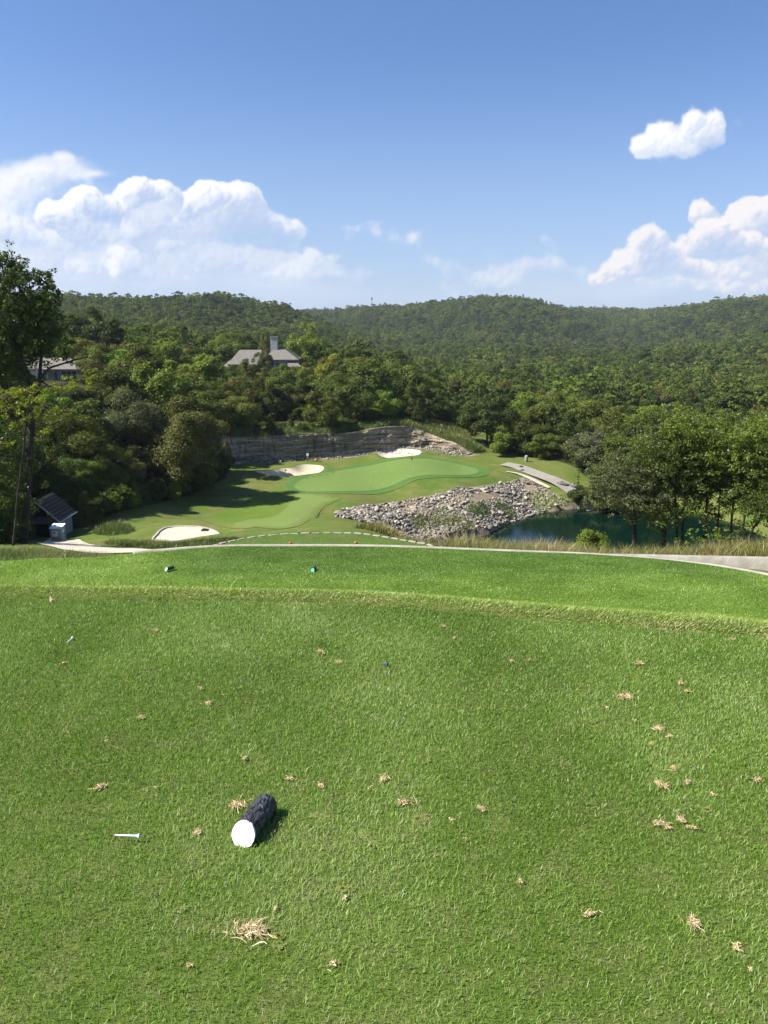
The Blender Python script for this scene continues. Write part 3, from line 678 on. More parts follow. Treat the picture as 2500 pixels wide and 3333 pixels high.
def build_rocks():
    rg = np.random.default_rng(11)
    bx = [p[0] for p in BANK]; by = [p[1] for p in BANK]
    X = rg.uniform(min(bx), max(bx), 70000); Y = rg.uniform(min(by), max(by), 70000)
    s = poly_sd(X, Y, BANK); k = s > .15; X, Y, s = X[k], Y[k], s[k]
    dens = sstep(fbm(X*.22+9, Y*.22, 4), .42, .60)
    # the rubble is thickest at the left tip and towards the water
    tipx = (X < 2.5)
    wsd = -poly_sd(X, Y, POND)
    keep = rg.random(len(X)) < np.clip(dens*.80+tipx*.45+.6*(wsd < 4.0), .05, 1)*.60
    X, Y, s, dens = X[keep], Y[keep], s[keep], dens[keep]
    size = np.exp(rg.normal(-1.38, .50, len(X))); size = np.clip(size*.78*(1+.25*(X < 2)), .10, .90)
    Z = tz(X, Y)
    items = [(size[i], X[i], Y[i], Z[i]+size[i]*.12) for i in range(len(X)) if Z[i] > WZ-.6]
    # flat slabs along the top edge of the bank
    top = smooth_poly([Pz(u, v, GZ)[:2] for u, v in [(1088,1682),(1130,1656),(1250,1638),(1400,1613),(1500,1588),(1640,1573),(1688,1560),(1722,1556)]], 14, closed=False)
    slabs = []
    acc = 0
    for i in range(len(top)-1):
        L = math.hypot(top[i+1][0]-top[i][0], top[i+1][1]-top[i][1]); acc += L
        if acc > .62:
            acc = 0; ang = math.atan2(top[i+1][1]-top[i][1], top[i+1][0]-top[i][0])
            for q in range(2):
                off = -(.05+q*.55)+rg.uniform(-.15,.15); nx, ny = -math.sin(ang), math.cos(ang)
                x, y = top[i][0]+nx*off, top[i][1]+ny*off; sz = rg.uniform(.7,1.15)
                slabs.append((sz, x, y, gz(x, y)+.10-q*.12, ang+rg.uniform(-.4,.4)))
    items.sort(key=lambda q: -q[0])
    nslab = len(slabs)
    for sz, x, y, z, ang in slabs:
        me = ROCKS[int(rg.integers(0,10))]
        o = link('rock_slab', me, loc=(x,y,z), rot=(rg.uniform(-.15,.15), rg.uniform(-.15,.15), ang), scale=(sz*1.15, sz*.9, sz*.55))
        tag(o, 'flat weathered limestone slab capping the rim of the rock bank', 'rock slab', 'flat slabs capping the rim of the rock bank')
    big = items[:max(0, 296-0)]
    for sz, x, y, z in big:
        o = link('boulder', ROCKS[int(rg.integers(0,10))], loc=(x,y,z), rot=(rg.uniform(-.5,.5), rg.uniform(-.5,.5), rg.uniform(0,6.28)), scale=sz*1.1)
        ub, vb_ = proj(x, y, z)
        szw = 'large' if sz > .75 else ('medium' if sz > .52 else 'small'); where = 'near the left tip' if ub < 1230 else ('near the waterline' if vb_ > 1735-.22*(ub-1400) else ('high' if vb_ < 1712-.20*(ub-1100) else 'halfway up'))
        sect = 'left part' if ub < 1330 else ('middle' if ub < 1560 else 'right part')
        tag(o, f'{szw} angular limestone boulder {where} on the {sect} of the rock bank', 'boulder', 'boulders tumbled down the rock bank')
    rest = items[296:]
    VV = []; FF = []; rn = []; b = 0
    for sz, x, y, z in rest:
        V, F = RA[int(rg.integers(0,10))]
        m = np.array(Euler((rg.uniform(-.6,.6), rg.uniform(-.6,.6), rg.uniform(0,6.28))).to_matrix())
        VV.append(V@m.T*sz*1.15+np.array([x,y,z])); FF.append(F+b); b += len(V); rn.append(np.full(len(V), rg.random()))
    o = link('rubble', mesh_np('rubble', np.concatenate(VV), np.concatenate(FF), M['rock'], [('rnd','POINT',np.concatenate(rn))]))
    tag(o, 'loose pale limestone rubble covering the bank down to the pond', 'rubble', None, 'stuff')
    print('rocks', nslab, len(items))
build_rocks()
def border_stones():
    rg = np.random.default_rng(5); line = T3; acc = 0; c = 0; n_ = len(line)
    # walk along the visible arc
    pts = [p for p in smooth_poly([Pz(u, v, D3)[:2] for u, v in [(640,1792),(720,1770),(790,1754),(860,1744),(950,1738),(1050,1735),(1120,1735),(1180,1738),(1240,1746),(1300,1756),(1350,1765),(1400,1775),(1440,1800)]], 12, closed=False)]
    acc = 0
    for i in range(1, len(pts)):
        ax, ay = pts[i-1]; bx, by = pts[i]; acc += math.hypot(bx-ax, by-ay)
        if acc > .40:
            acc = 0; bm = bmesh.new(); L = rg.uniform(.31,.37)/2
            box(bm, -L, L, -.07, .07, -.16, .022+rg.uniform(0,.010))
            for v in bm.verts: v.co += Vector(rg.uniform(-.012,.012,3).tolist())
            o = bmo('border_stone', bm, M['stone'], bevel=.018, loc=(bx,by,D3), rot=(0,0,math.atan2(by-ay,bx-ax)))
            ub = proj(bx, by, D3)[0]; pl_ = 'left arm' if ub < 860 else ('crest' if ub < 1150 else 'right arm')
            tag(o, f'pale oblong stone block in the {pl_} of the curved forward tee border', 'border stone', 'stone blocks bordering the forward tee')
border_stones()
# ------------------------------------------------------------------ the cut rock face
def build_cliff():
    rg = np.random.default_rng(4); nu, nv = 420, 60
    t = np.linspace(0.0, .985, nu); xs = np.interp(t*CLEN, _dl, CLF[:,0]); ys = np.interp(t*CLEN, _dl, CLF[:,1])
    tx = np.gradient(xs); ty = np.gradient(ys); L = np.hypot(tx, ty); nx, ny = ty/L, -tx/L       # towards the green
    h = cliff_h(t)+.25; V = []
    base = tps_z(xs, ys)-.35
    s = np.linspace(0, 1, nv)
    S_, T_ = np.meshgrid(s, t); H = h[:,None]
    zz = base[:,None]+S_*(H+.35)
    led = np.floor(zz*1.5+.6*fbm(T_*14, S_*1.5, 2)); 
    ofs = (vnoise(led*7.3, T_*30)-.5)*.55+(fbm(T_*90, S_*16, 4)-.5)*.55
    prof = .75*(1-S_)**1.3+.75*(1-sstep(S_, 0, .22))*fbm(T_*26+4, S_*2, 2)*2.0
    out = -.15+prof+ofs*(.4+.6*np.sin(np.pi*np.clip(S_,0,1)))
    # broken shoulder at the right end
    sh = sstep(T_, .72, .82); out = out+sh*(.9*(1-S_)*fbm(T_*40, S_*3, 3)*2)
    X = xs[:,None]+nx[:,None]*out; Y = ys[:,None]+ny[:,None]*out
    # top lip reaches back into the slope
    X2 = xs-nx*1.3; Y2 = ys-ny*1.3; Z2 = tz(X2, Y2)+.02
    X = np.column_stack([X, X2]); Y = np.column_stack([Y, Y2]); Z = np.column_stack([zz, Z2]); nvv = nv+1
    V = np.stack([X.ravel(), Y.ravel(), Z.ravel()], 1)
    i = (np.arange(nu-1)[:,None]*nvv+np.arange(nvv-1)).ravel()
    F = np.column_stack([i, i+nvv, i+nvv+1, i+1])
    o = link('cliff', mesh_np('cliff', V, F, M['cliff'])); tag(o, kind='structure')
    # fallen rock at its foot
    VV = []; FF = []; b = 0; rn = []
    for k in range(1500):
        tt = rg.random(); j = int(tt*(nu-1))
        heap = .3+1.3*(abs(tt-.30) < .10)+1.2*(tt > .80)
        if rg.random() > heap: continue
        d = abs(rg.normal(0, .55+.7*(tt > .8)))+.5; x = xs[j]+nx[j]*d; y = ys[j]+ny[j]*d; sz = math.exp(rg.normal(-1.45,.4))
        V_, F_ = RA[int(rg.integers(0,10))]; m = np.array(Euler((rg.uniform(-.6,.6), rg.uniform(-.6,.6), rg.uniform(0,6.28))).to_matrix())
        VV.append(V_@m.T*sz+np.array([x,y,gz(x,y)+max(0,.55-.4*d)*heap+sz*.1])); FF.append(F_+b); b += len(V_); rn.append(np.full(len(V_), rg.random()))
    o = link('scree', mesh_np('scree', np.concatenate(VV), np.concatenate(FF), M['rock'], [('rnd','POINT',np.concatenate(rn))]))
    tag(o, 'broken grey rock heaped along the foot of the cut cliff', 'scree', None, 'stuff')
build_cliff()
# ------------------------------------------------------------------ foliage
def m_leaf(name, instanced=False, tint=(1,1,1), trans=.30, gloss=.008):
    m = bpy.data.materials.new(name); m.use_nodes = True; t = NT(m.node_tree); t.n.clear()
    oi = t.new('ShaderNodeObjectInfo'); r = t.attr('rnd'); p = pos(t)
    if instanced:
        rp = t.new('ShaderNodeValToRGB'); e = rp.color_ramp.elements
        e[0].position = 0; e[0].color = (0.057,0.082,0.026,1); e[1].position = 1; e[1].color = (0.276,0.290,0.049,1)
        for k, c in ((.30,(0.085,0.116,0.031,1)),(.55,(0.117,0.161,0.038,1)),(.78,(0.164,0.217,0.044,1)),(.93,(0.198,0.185,0.055,1)),(.97,(0.302,0.299,0.058,1))): q = e.new(k); q.color = c
        big = t.noise(p, .011, 3, .6)
        t.put(rp.inputs[0], t.math('ADD', t.math('MULTIPLY', oi.outputs['Random'], .72), t.smooth(big, .38, .66, 0, .28)))
        base = rp.outputs[0]
    else: base = oi.outputs['Color']
    c = t.mix(t.math('MULTIPLY', r, .75), base, t.mix(1.0, base, (.42,.46,.36), 'MULTIPLY'))
    c = t.mix(t.smooth(r, .90, 1.0, 0, .6), c, t.mix(1.0, base, (1.4,1.35,1.15), 'MULTIPLY'))
    d = t.new('ShaderNodeBsdfDiffuse'); t.put(d.inputs[0], c)
    tr = t.new('ShaderNodeBsdfTranslucent'); t.put(tr.inputs[0], t.mix(1.0, c, (1.25,1.3,.45), 'MULTIPLY'))
    ms = t.new('ShaderNodeMixShader'); ms.inputs[0].default_value = trans; t.l.new(d.outputs[0], ms.inputs[1]); t.l.new(tr.outputs[0], ms.inputs[2])
    out = ms.outputs[0]
    if gloss:
        g = t.new('ShaderNodeBsdfGlossy'); g.inputs['Roughness'].default_value = .42; g.inputs[0].default_value = (.8,.85,.9,1)
        m2 = t.new('ShaderNodeMixShader'); m2.inputs[0].default_value = gloss; t.l.new(out, m2.inputs[1]); t.l.new(g.outputs[0], m2.inputs[2]); out = m2.outputs[0]
    o = t.new('ShaderNodeOutputMaterial'); t.l.new(out, o.inputs[0]); return m
M['leaf'] = m_leaf('leaves'); M['leaf_near'] = m_leaf('oak_leaves', trans=.38, gloss=.014); M['leaf_far'] = m_leaf('hillside_leaves', True, gloss=0)
M['bark'] = simple('bark', (.022,.019,.016), (.055,.048,.040), 3.0, .95, .7, 9, obj=True)
def leaf_quads(c, n, size, rg, asp=.62):
    """diamond leaves at points c with normals n"""
    k = len(c); r = rg.normal(size=(k, 3)); a = np.cross(n, r); a /= np.linalg.norm(a, axis=1)[:,None]+1e-9
    b = np.cross(n, a); s = (size*rg.uniform(.65, 1.3, k))[:,None]
    V = np.stack([c-a*s*.5, c+b*s*asp*.5+a*s*.08-n*s*.06, c+a*s*.5, c-b*s*asp*.5+a*s*.08-n*s*.06], 1).reshape(-1, 3)
    return V, np.arange(4*k).reshape(-1, 4)
def unit(v): return v/(np.linalg.norm(v, axis=1)[:,None]+1e-9)
def crown_mesh(name, kind, nleaf, leaf, seed, mat):
    """a crown for a tree of height 1 m (scaled later); leaf is the relative leaf-clump size"""
    rg = np.random.default_rng(seed)
    L = []
    if kind == 'oak':
        nl = 36; sx_, sy_ = rg.uniform(.8, 1.25), rg.uniform(.8, 1.25)
        for i in range(nl):
            th = rg.uniform(0, 6.283); u = rg.uniform(-.9, 1); q = math.sqrt(max(0, 1-u*u)); rr = rg.uniform(.35, 1.12)
            L.append((math.cos(th)*q*.30*rr*sx_, math.sin(th)*q*.30*rr*sy_, .53+u*.34*rr, rg.uniform(.060, .135)))
    elif kind == 'tall':
        for i in range(24):
            th = rg.uniform(0, 6.283); z = rg.uniform(.22, .90); w = .21*math.sin(math.pi*min(1, (z-.08)/.92))**.7*rg.uniform(.3, 1)
            L.append((math.cos(th)*w, math.sin(th)*w, z, rg.uniform(.07, .125)))
    elif kind == 'cedar':
        for i in range(40):
            z = rg.uniform(.05, .95)**1.0; w = .25*(1-z)**.75*rg.uniform(.45, 1); th = rg.uniform(0, 6.283)
            L.append((math.cos(th)*w, math.sin(th)*w, z, .038+.065*(1-z)))
    elif kind == 'shrub':
        for i in range(20):
            th = rg.uniform(0, 6.283); w = rg.uniform(0, .42); z = .30+.50*rg.random()*(1-w)
            L.append((math.cos(th)*w, math.sin(th)*w, z, rg.uniform(.12, .20)))
    elif kind == 'open':
        for i in range(20):
            th = rg.uniform(0, 6.283); u = rg.uniform(-.5, 1); q = math.sqrt(max(0, 1-u*u)); rr = rg.uniform(.5, 1.1)
            L.append((math.cos(th)*q*.27*rr, math.sin(th)*q*.27*rr, .66+u*.24*rr, rg.uniform(.055, .10)))
    L = np.array(L); pr = L[:,3]**2; pr /= pr.sum(); idx = rg.choice(len(L), nleaf, p=pr)
    d = unit(rg.normal(size=(nleaf, 3))); cen = np.array([0, 0, .5]); out = unit(L[idx,:3]-cen)
    d = unit(d+.45*out+np.array([0,0,.25])); rad = L[idx,3]*rg.uniform(.55, 1.12, nleaf)
    # ragged twigs sticking out
    tw = rg.random(nleaf) < .14; rad = np.where(tw, rad*rg.uniform(1.0, 1.55, nleaf), rad)
    sq = np.array([1, 1, .85 if kind != 'cedar' else 1.25])
    c = L[idx,:3]+d*rad[:,None]*sq
    c[:,2] = np.maximum(c[:,2], .02)
    nrm = unit(d*.8+rg.normal(size=(nleaf, 3))*.55+np.array([0,0,.25]))
    V, F = leaf_quads(c, nrm, leaf, rg, .62 if kind != 'cedar' else .4)
    # clump tone: each lobe slightly its own
    tone = rg.random(len(L)); rnd = np.clip(.55*tone[idx]+.45*rg.random(nleaf), 0, 1)
    return mesh_np(name, V, F, mat, [('rnd', 'FACE', rnd)])
def tube(path, radii, seg=7):
    path = [Vector(p) for p in path]; V = []; F = []
    for i, p in enumerate(path):
        t = (path[min(i+1, len(path)-1)]-path[max(i-1, 0)]).normalized()
        a = t.orthogonal().normalized() if i == 0 else (a-t*a.dot(t)).normalized()
        b = t.cross(a)
        for k in range(seg):
            an = 2*math.pi*k/seg; V.append(tuple(p+(a*math.cos(an)+b*math.sin(an))*radii[i]))
    for i in range(len(path)-1):
        for k in range(seg): F.append((i*seg+k, i*seg+(k+1) % seg, (i+1)*seg+(k+1) % seg, (i+1)*seg+k))
    return V, F
def join_np(parts):
    V = []; F = []; b = 0
    for v, f in parts: V.append(np.asarray(v, float)); F.append(np.asarray(f)+b); b += len(v)
    return np.concatenate(V), np.concatenate(F)
def trunk_mesh(name, seed, kind):
    rg = random.Random(seed); top = .88 if kind != 'shrub' else .5; P_ = []; x = y = 0
    n_ = 7
    for i in range(n_): P_.append((x, y, -.05+(top+.05)*i/(n_-1))); x += rg.uniform(-.012,.012); y += rg.uniform(-.012,.012)
    r0 = .017 if kind != 'shrub' else .01
    parts = [tube(P_, [r0*1.25]+[r0*(1-.85*i/(n_-1)) for i in range(1, n_)], 7)]
    for k in range(9 if kind != 'cedar' else 5):
        z = rg.uniform(.22, .75)*top; th = rg.uniform(0, 6.28); L = rg.uniform(.12, .26)*(1.15-z); i = int(z/top*(n_-1)); bx, by, bz = P_[i]
        q = [(bx, by, z)]
        for j in range(1, 4): q.append((bx+math.cos(th)*L*j/3+rg.uniform(-.01,.01), by+math.sin(th)*L*j/3+rg.uniform(-.01,.01), z+L*.75*(j/3)**.8))
        parts.append(tube(q, [r0*.42, r0*.32, r0*.2, r0*.08], 5))
    V, F = join_np(parts); return mesh_np(name, V, F, M['bark'], smooth=True)
PROTO = {}
for kd, nl in (('oak', 4), ('tall', 3), ('cedar', 3), ('shrub', 2), ('open', 2)):
    PROTO[kd] = []
    for q in range(nl):
        tm = trunk_mesh('trunk', 30+q, kd)
        sc = {'oak': 1, 'tall': .8, 'cedar': .8, 'shrub': 1.0, 'open': .7}[kd]
        PROTO[kd].append((tm, crown_mesh('crown', kd, int(11000*sc), .030 if kd != 'shrub' else .055, 100+q*7, M['leaf']),
                              crown_mesh('crown', kd, int(24000*sc), .019 if kd != 'shrub' else .032, 100+q*7, M['leaf'])))
NAMES = {'oak': 'oak_tree', 'tall': 'hickory_tree', 'cedar': 'cedar_tree', 'shrub': 'shrub', 'open': 'young_oak_tree'}
CATS = {'oak': 'tree', 'tall': 'tree', 'cedar': 'cedar', 'shrub': 'shrub', 'open': 'tree'}
NTREE = 0
def plant(kd, x, y, h, color, label, group=None, z=None, wide=1.0, near=None, v=None, rz=None):
    global NTREE
    pr = PROTO[kd]; tm, cm, cn = pr[(v if v is not None else random.randrange(len(pr))) % len(pr)]
    if z is None: z = gz(x, y)
    o = empty(NAMES[kd], (x, y, z-.05), label, CATS[kd], group, rz=random.uniform(0, 6.28) if rz is None else rz)
    o.scale = (h*wide, h*wide, h)
    t = link('trunk', tm, o); c = link('crown', cn if (near if near is not None else y < 84) else cm, o)
    c.color = (color[0], color[1], color[2], 1); t.color = (1,1,1,1); NTREE += 1
    return o
# colours of foliage
G_MID=(0.116,0.150,0.033); G_DARK=(0.074,0.102,0.027); G_LIGHT=(0.179,0.235,0.041); G_YEL=(0.288,0.279,0.044); G_OLIVE_=(0.162,0.150,0.046); G_BROWN_=(0.179,0.121,0.061); G_OLIVE=(0.144,0.146,0.044); G_BROWN__=(0.165,0.133,0.055); G_BROWN=(.160,.165,.058); G_GREY=(0.144,0.158,0.076); G_CEDAR=(0.086,0.099,0.030)

# skyline: no wood tree nearer than 215 m may rise above this image row (its own height is cut, never its place)
VL = [(-400,960),(80,960),(120,985),(180,990),(250,1000),(320,1045),(380,1075),(470,1085),(560,1090),(650,1120),(700,1180),(740,1205),(790,1195),(880,1175),(985,1185),(1010,1170),(1060,1135),(1120,1130),(1240,1130),(1330,1160),(1400,1210),(1440,1280),(1500,1300),(1560,1275),(1640,1290),(1720,1255),(1800,1250),(1880,1255),(1960,1290),(2050,1300),(2300,1330),(2500,1300),(2900,1300)]
def vlim(u): return np.interp(u, [p[0] for p in VL], [p[1] for p in VL])
KEEP = [ (60,260,1560,1765,62), (95,296,1160,1250,158), (715,985,1095,1176,210), (60,250,1600,1760,66) ]   # sight lines that the photo keeps open: (u0,u1,v0,v1, nearer than y)
KEEP2 = [ (820,1010,1300,1345,140) ]
# hand-placed trees: kind, u, row of the top, y, (base row only for reference), colour, label
HAND = [
 ('oak', 985, 1035, 214, (.21,.27,.05), 'large bright green tree standing behind the right end of the chimney house roof', 1.15),
 ('oak', 1085, 1140, 168, G_YEL, 'rounded tree with yellowing crown right of the chimney house', .9),
 ('oak', 1185, 1135, 140, G_MID, 'largest broad oak above the middle of the rock cliff', 1.25),
 ('oak', 1110, 1195, 136, G_MID, 'broad oak left of the largest cliff-top oak, green throughout', 1.15),
 ('oak', 1320, 1165, 150, G_MID, 'tall rounded oak at the right end of the cliff-top trees', 1.1),
 ('oak', 1400, 1240, 142, G_MID, 'rounded oak on the slope above the sunny shoulder of the cliff', 1.1),
 ('open', 1065, 1300, 132, G_BROWN, 'small tree with thin brown leaves standing above the cliff', 1.2),
 ('oak', 900, 1235, 138, G_DARK, 'dark oak above the left half of the cliff below the chimney house', 1.1),
 ('cedar', 800, 1165, 150, G_OLIVE, 'olive cedar rising in front of the chimney house roof', 1.25),
 ('oak', 856, 1124, 190, G_GREY, 'greyish tree standing against the roof of the chimney house', .75),
 ('oak', 590, 1185, 120, G_BROWN, 'rounded tree with dull brown crown left of the chimney house', 1.0),
 ('oak', 745, 1188, 180, G_MID, 'green oak hiding the left corner of the chimney house', 1.3),
 ('oak', 845, 1180, 176, G_DARK, 'dark oak in front of the middle of the chimney house', 1.35),
 ('oak', 915, 1176, 178, G_MID, 'mid-green oak in front of the right wing of the chimney house', 1.35),
 ('oak', 975, 1174, 184, G_OLIVE, 'olive oak at the right corner of the chimney house', 1.35),
 ('oak', 700, 1195, 172, G_DARK, 'dark oak left of the chimney house, lower than its roof', 1.2),
 ('oak', 1000, 1225, 150, G_MID, 'mid-green oak on the rise between chimney house and cliff', 1.3),
 ('tall', 670, 1140, 128, G_LIGHT, 'light green tall tree just left of the chimney house', 1.2),
 ('tall', 560, 1095, 150, G_LIGHT, 'light green tree on the skyline of the left wood', 1.3),
 ('oak', 430, 1060, 165, G_LIGHT, 'pale green tree on the upper edge of the left wood', 1.0),
 ('oak', 260, 985, 168, G_DARK, 'tallest dark tree rising behind the left house', 1.1),
 ('tall', 340, 1020, 160, G_DARK, 'dark tree beside the tallest tree behind the left house', 1.3),
 ('oak', 175, 1010, 172, G_DARK, 'dark round tree above the roof of the left house', 1.1),
 ('open', 495, 1145, 104, G_LIGHT, 'slender oak with a bare visible trunk in the left wood', 1.2),
 ('oak', 600, 1270, 90, G_OLIVE, 'broad olive tree in the middle of the left wood', 1.1),
 ('oak', 625, 1405, 94, G_BROWN, 'low olive-brown tree on the edge of the left wood beside the cliff', 1.1),
 ('cedar', 735, 1430, 108, G_OLIVE, 'lone olive cedar standing before the left end of the cliff', 1.35),
 ('oak', 385, 1235, 92, G_GREY, 'grey-green tree in front of the left house, right of its awning', 1.2),
 ('shrub', 560, 1570, 86, G_LIGHT, 'low light green bush at the fairway edge of the left wood', 1.1),
 ('oak', 1590, 1255, 128, G_DARK, 'dark round oak beside the cart path right of the cliff shoulder', 1.15),
 ('oak', 1720, 1270, 138, G_LIGHT, 'light green broad oak behind the cart path', 1.2),
 ('oak', 1830, 1265, 136, G_MID, 'mid-green broad oak behind the cart path, left of the grey-green one', 1.2),
 ('shrub', 1632, 1395, 122, G_LIGHT, 'bright yellow-green bush at the far right corner of the green', 1.0),
 ('oak', 1930, 1380, 112, G_GREY, 'grey-green broad tree leaning over the cart path', 1.25),
 ('oak', 1880, 1320, 120, G_DARK, 'dark green crown directly behind the grey-green tree', 1.0),
 ('oak', 2060, 1340, 116, G_MID, 'broad tree behind the far shore of the pond', 1.3),
 ('oak', 2420, 1330, 120, G_DARK, 'dark blue-green oak beyond the pond at the right edge', 1.2),
 ('shrub', 1890, 1568, 101, G_DARK, 'round dark green bush between the path and the pond', 1.15),
 ('shrub', 1960, 1552, 99, G_MID, 'leafy bush at the head of the pond right of the round dark bush', 1.0),
 ('shrub', 1912, 1698, 37, G_LIGHT, 'small bright yellow-green sapling in the tall grass before the pond', .95),
]
placed = []
for kd, u, vt, y, colr, lab, wd in HAND:
    x = a_of(u, vt)*y; z = gz(x, y); top = CAMH-slope_of(vt)*y; h = max(1.0, top-z)
    rz = None
    plant(kd, x, y, h, colr, lab, wide=wd*min(1.0, 12.5/h), near=(y < 95)); placed.append((x, y))
def woods():
    rg = np.random.default_rng(21); cand = []; pts = list(placed)
    cell = {}
    def ok(x, y, r):
        i, j = int(x//8), int(y//8)
        for a_ in (-1,0,1):
            for b_ in (-1,0,1):
                for (px_, py_) in cell.get((i+a_, j+b_), ()):
                    if (px_-x)**2+(py_-y)**2 < r*r: return False
        return True
    for p in pts: cell.setdefault((int(p[0]//8), int(p[1]//8)), []).append(p)
    wl_ = smooth_poly(WOODLINE[2:], 6, closed=False); acc = 0
    for i in range(1, len(wl_)):
        acc += math.hypot(wl_[i][0]-wl_[i-1][0], wl_[i][1]-wl_[i-1][1])
        if acc < 2.4: continue
        acc = 0; tx, ty = wl_[i][0]-wl_[i-1][0], wl_[i][1]-wl_[i-1][1]; q = math.hypot(tx, ty)
        for off, hh in ((1.2, rg.uniform(1.8, 3.1)), (4.2, rg.uniform(4.2, 6.8))):
            x = wl_[i][0]-ty/q*off+rg.uniform(-.6, .6); y = wl_[i][1]+tx/q*off+rg.uniform(-.6, .6); z = gz(x, y); u, v = proj(x, y, z)
            if 60 < u < 270 and y < 68: continue
            cell.setdefault((int(x//8), int(y//8)), []).append((x, y)); cand.append((hh/y*3, x, y, z, hh, u))
    N = 60000; Y = np.sqrt(rg.uniform(44**2, 225**2, N)); U_ = rg.uniform(-260, 2760, N); X = (U_-1250)/2500*Y/1.0
    sA = poly_sd(X, Y, AWOOD); sC = poly_sd(X, Y, CWOOD); sdc, ttc = cliff_sd(X, Y)
    Z = tz(X, Y)
    for i in range(N):
        x, y = X[i], Y[i]
        inA = sA[i] > .3; inC = sC[i] > .5
        back = y > 150 and abs(x) < y
        if not (inA or inC or back): continue
        if inA and -2 < sdc[i] < 3.5 and .02 < ttc[i] < .98: continue
        if y < 60: r = 3.0
        else: r = np.interp(y, [60, 100, 150, 225], [3.5, 4.3, 5.2, 6.2])
        edge = min(max(sA[i], sC[i]), 30)
        if not ok(x, y, r): continue
        z = Z[i]; u = proj(x, y, z)[0]
        h = (rg.uniform(6.0, 11.5) if rg.random() < .75 else rg.uniform(3.5, 6))*(.62+.38*min(1, edge/7))
        if back: h = rg.uniform(7.5, 11)
        # cut to the skyline
        vl = vlim(u)+rg.uniform(0, 22); hmax = CAMH-slope_of(vl)*y-z
        if y < 215 and h > hmax: h = hmax*rg.uniform(.88, 1)
        for (u0, u1, v0, v1, yy) in KEEP+KEEP2:
            w = 2500/y*h*.33
            if y < yy and u0-w*.7 < u < u1+w*.7:
                hm = CAMH-slope_of(v1)*y-z
                if h > hm and proj(x, y, z)[1] > v0: h = hm
        if h < 2.0: continue
        cell.setdefault((int(x//8), int(y//8)), []).append((x, y))
        cand.append((h/y, x, y, z, h, u))
    cand.sort(key=lambda q: -q[0])
    vis = [c for c in cand if -120 < c[5] < 2620]
    take = []; cnt = {}
    for c in vis:
        if len(take) < 440: take.append(c)
    rest = vis[len(take):]+[c for c in cand if not (-120 < c[5] < 2620) and -400 < c[5] < 2900]
    zones = {'left': ('the left wood', 'trees of the left wood'), 'top': ('the clifftop wood', 'trees above the cliff'), 'right': ('the pond wood', 'trees beyond the pond')}
    look = {'cedar': 'dark narrow cedar', 'shrub': 'low leafy bush'}
    for _, x, y, z, h, u in take:
        zone = 'left' if u < 760 else ('top' if u < 1480 else 'right')
        r = rg.random()
        if h < 3.2: kd = 'shrub' if r < .5 else 'cedar'
        else: kd = 'oak' if r < (.48 if zone == 'left' else .70) else ('tall' if r < .80 else ('cedar' if r < (.97 if zone != 'right' else .88) else 'open'))
        q = rg.random()
        if kd == 'cedar': c = G_CEDAR if q < .7 else G_OLIVE; nm = 'olive' if q >= .7 else 'dark'
        else:
            nm, c = ('mid-green', G_MID) if q < .40 else (('dark green', G_DARK) if q < .66 else (('light green', G_LIGHT) if q < .88 else (('olive', G_OLIVE) if q < .97 else ('brown-tinged', G_BROWN))))
        c = tuple(v_*rg.uniform(.85, 1.15) for v_ in c)
        sh = {'oak': 'rounded oak', 'tall': 'upright narrow tree', 'cedar': 'pointed cedar', 'shrub': 'low leafy bush', 'open': 'thin young tree'}[kd]
        dist = 'near the front of' if y < 90 else ('deep in' if y < 150 else 'at the back of')
        uu = {'left': (-120, 760), 'top': (760, 1480), 'right': (1480, 2620)}[zone]; th_ = ('left third', 'middle', 'right third')[min(2, max(0, int(3*(u-uu[0])/(uu[1]-uu[0]))))]
        hz = 'low ' if h < 5 else ('tall ' if h > 8.6 else '')
        if kd == 'shrub': hz = ''
        wd = {'oak': 1.22, 'tall': 1.35, 'cedar': 1.25, 'shrub': 1.0, 'open': 1.2}[kd]
        if h < 5: wd *= 1.25
        plant(kd, x, y, h, c, f'{hz}{nm} {sh} {dist} {zones[zone][0]}, {th_}', zones[zone][1], z=z, wide=wd)
    return rest
REST = woods()
print('trees', NTREE, 'rest', len(REST))

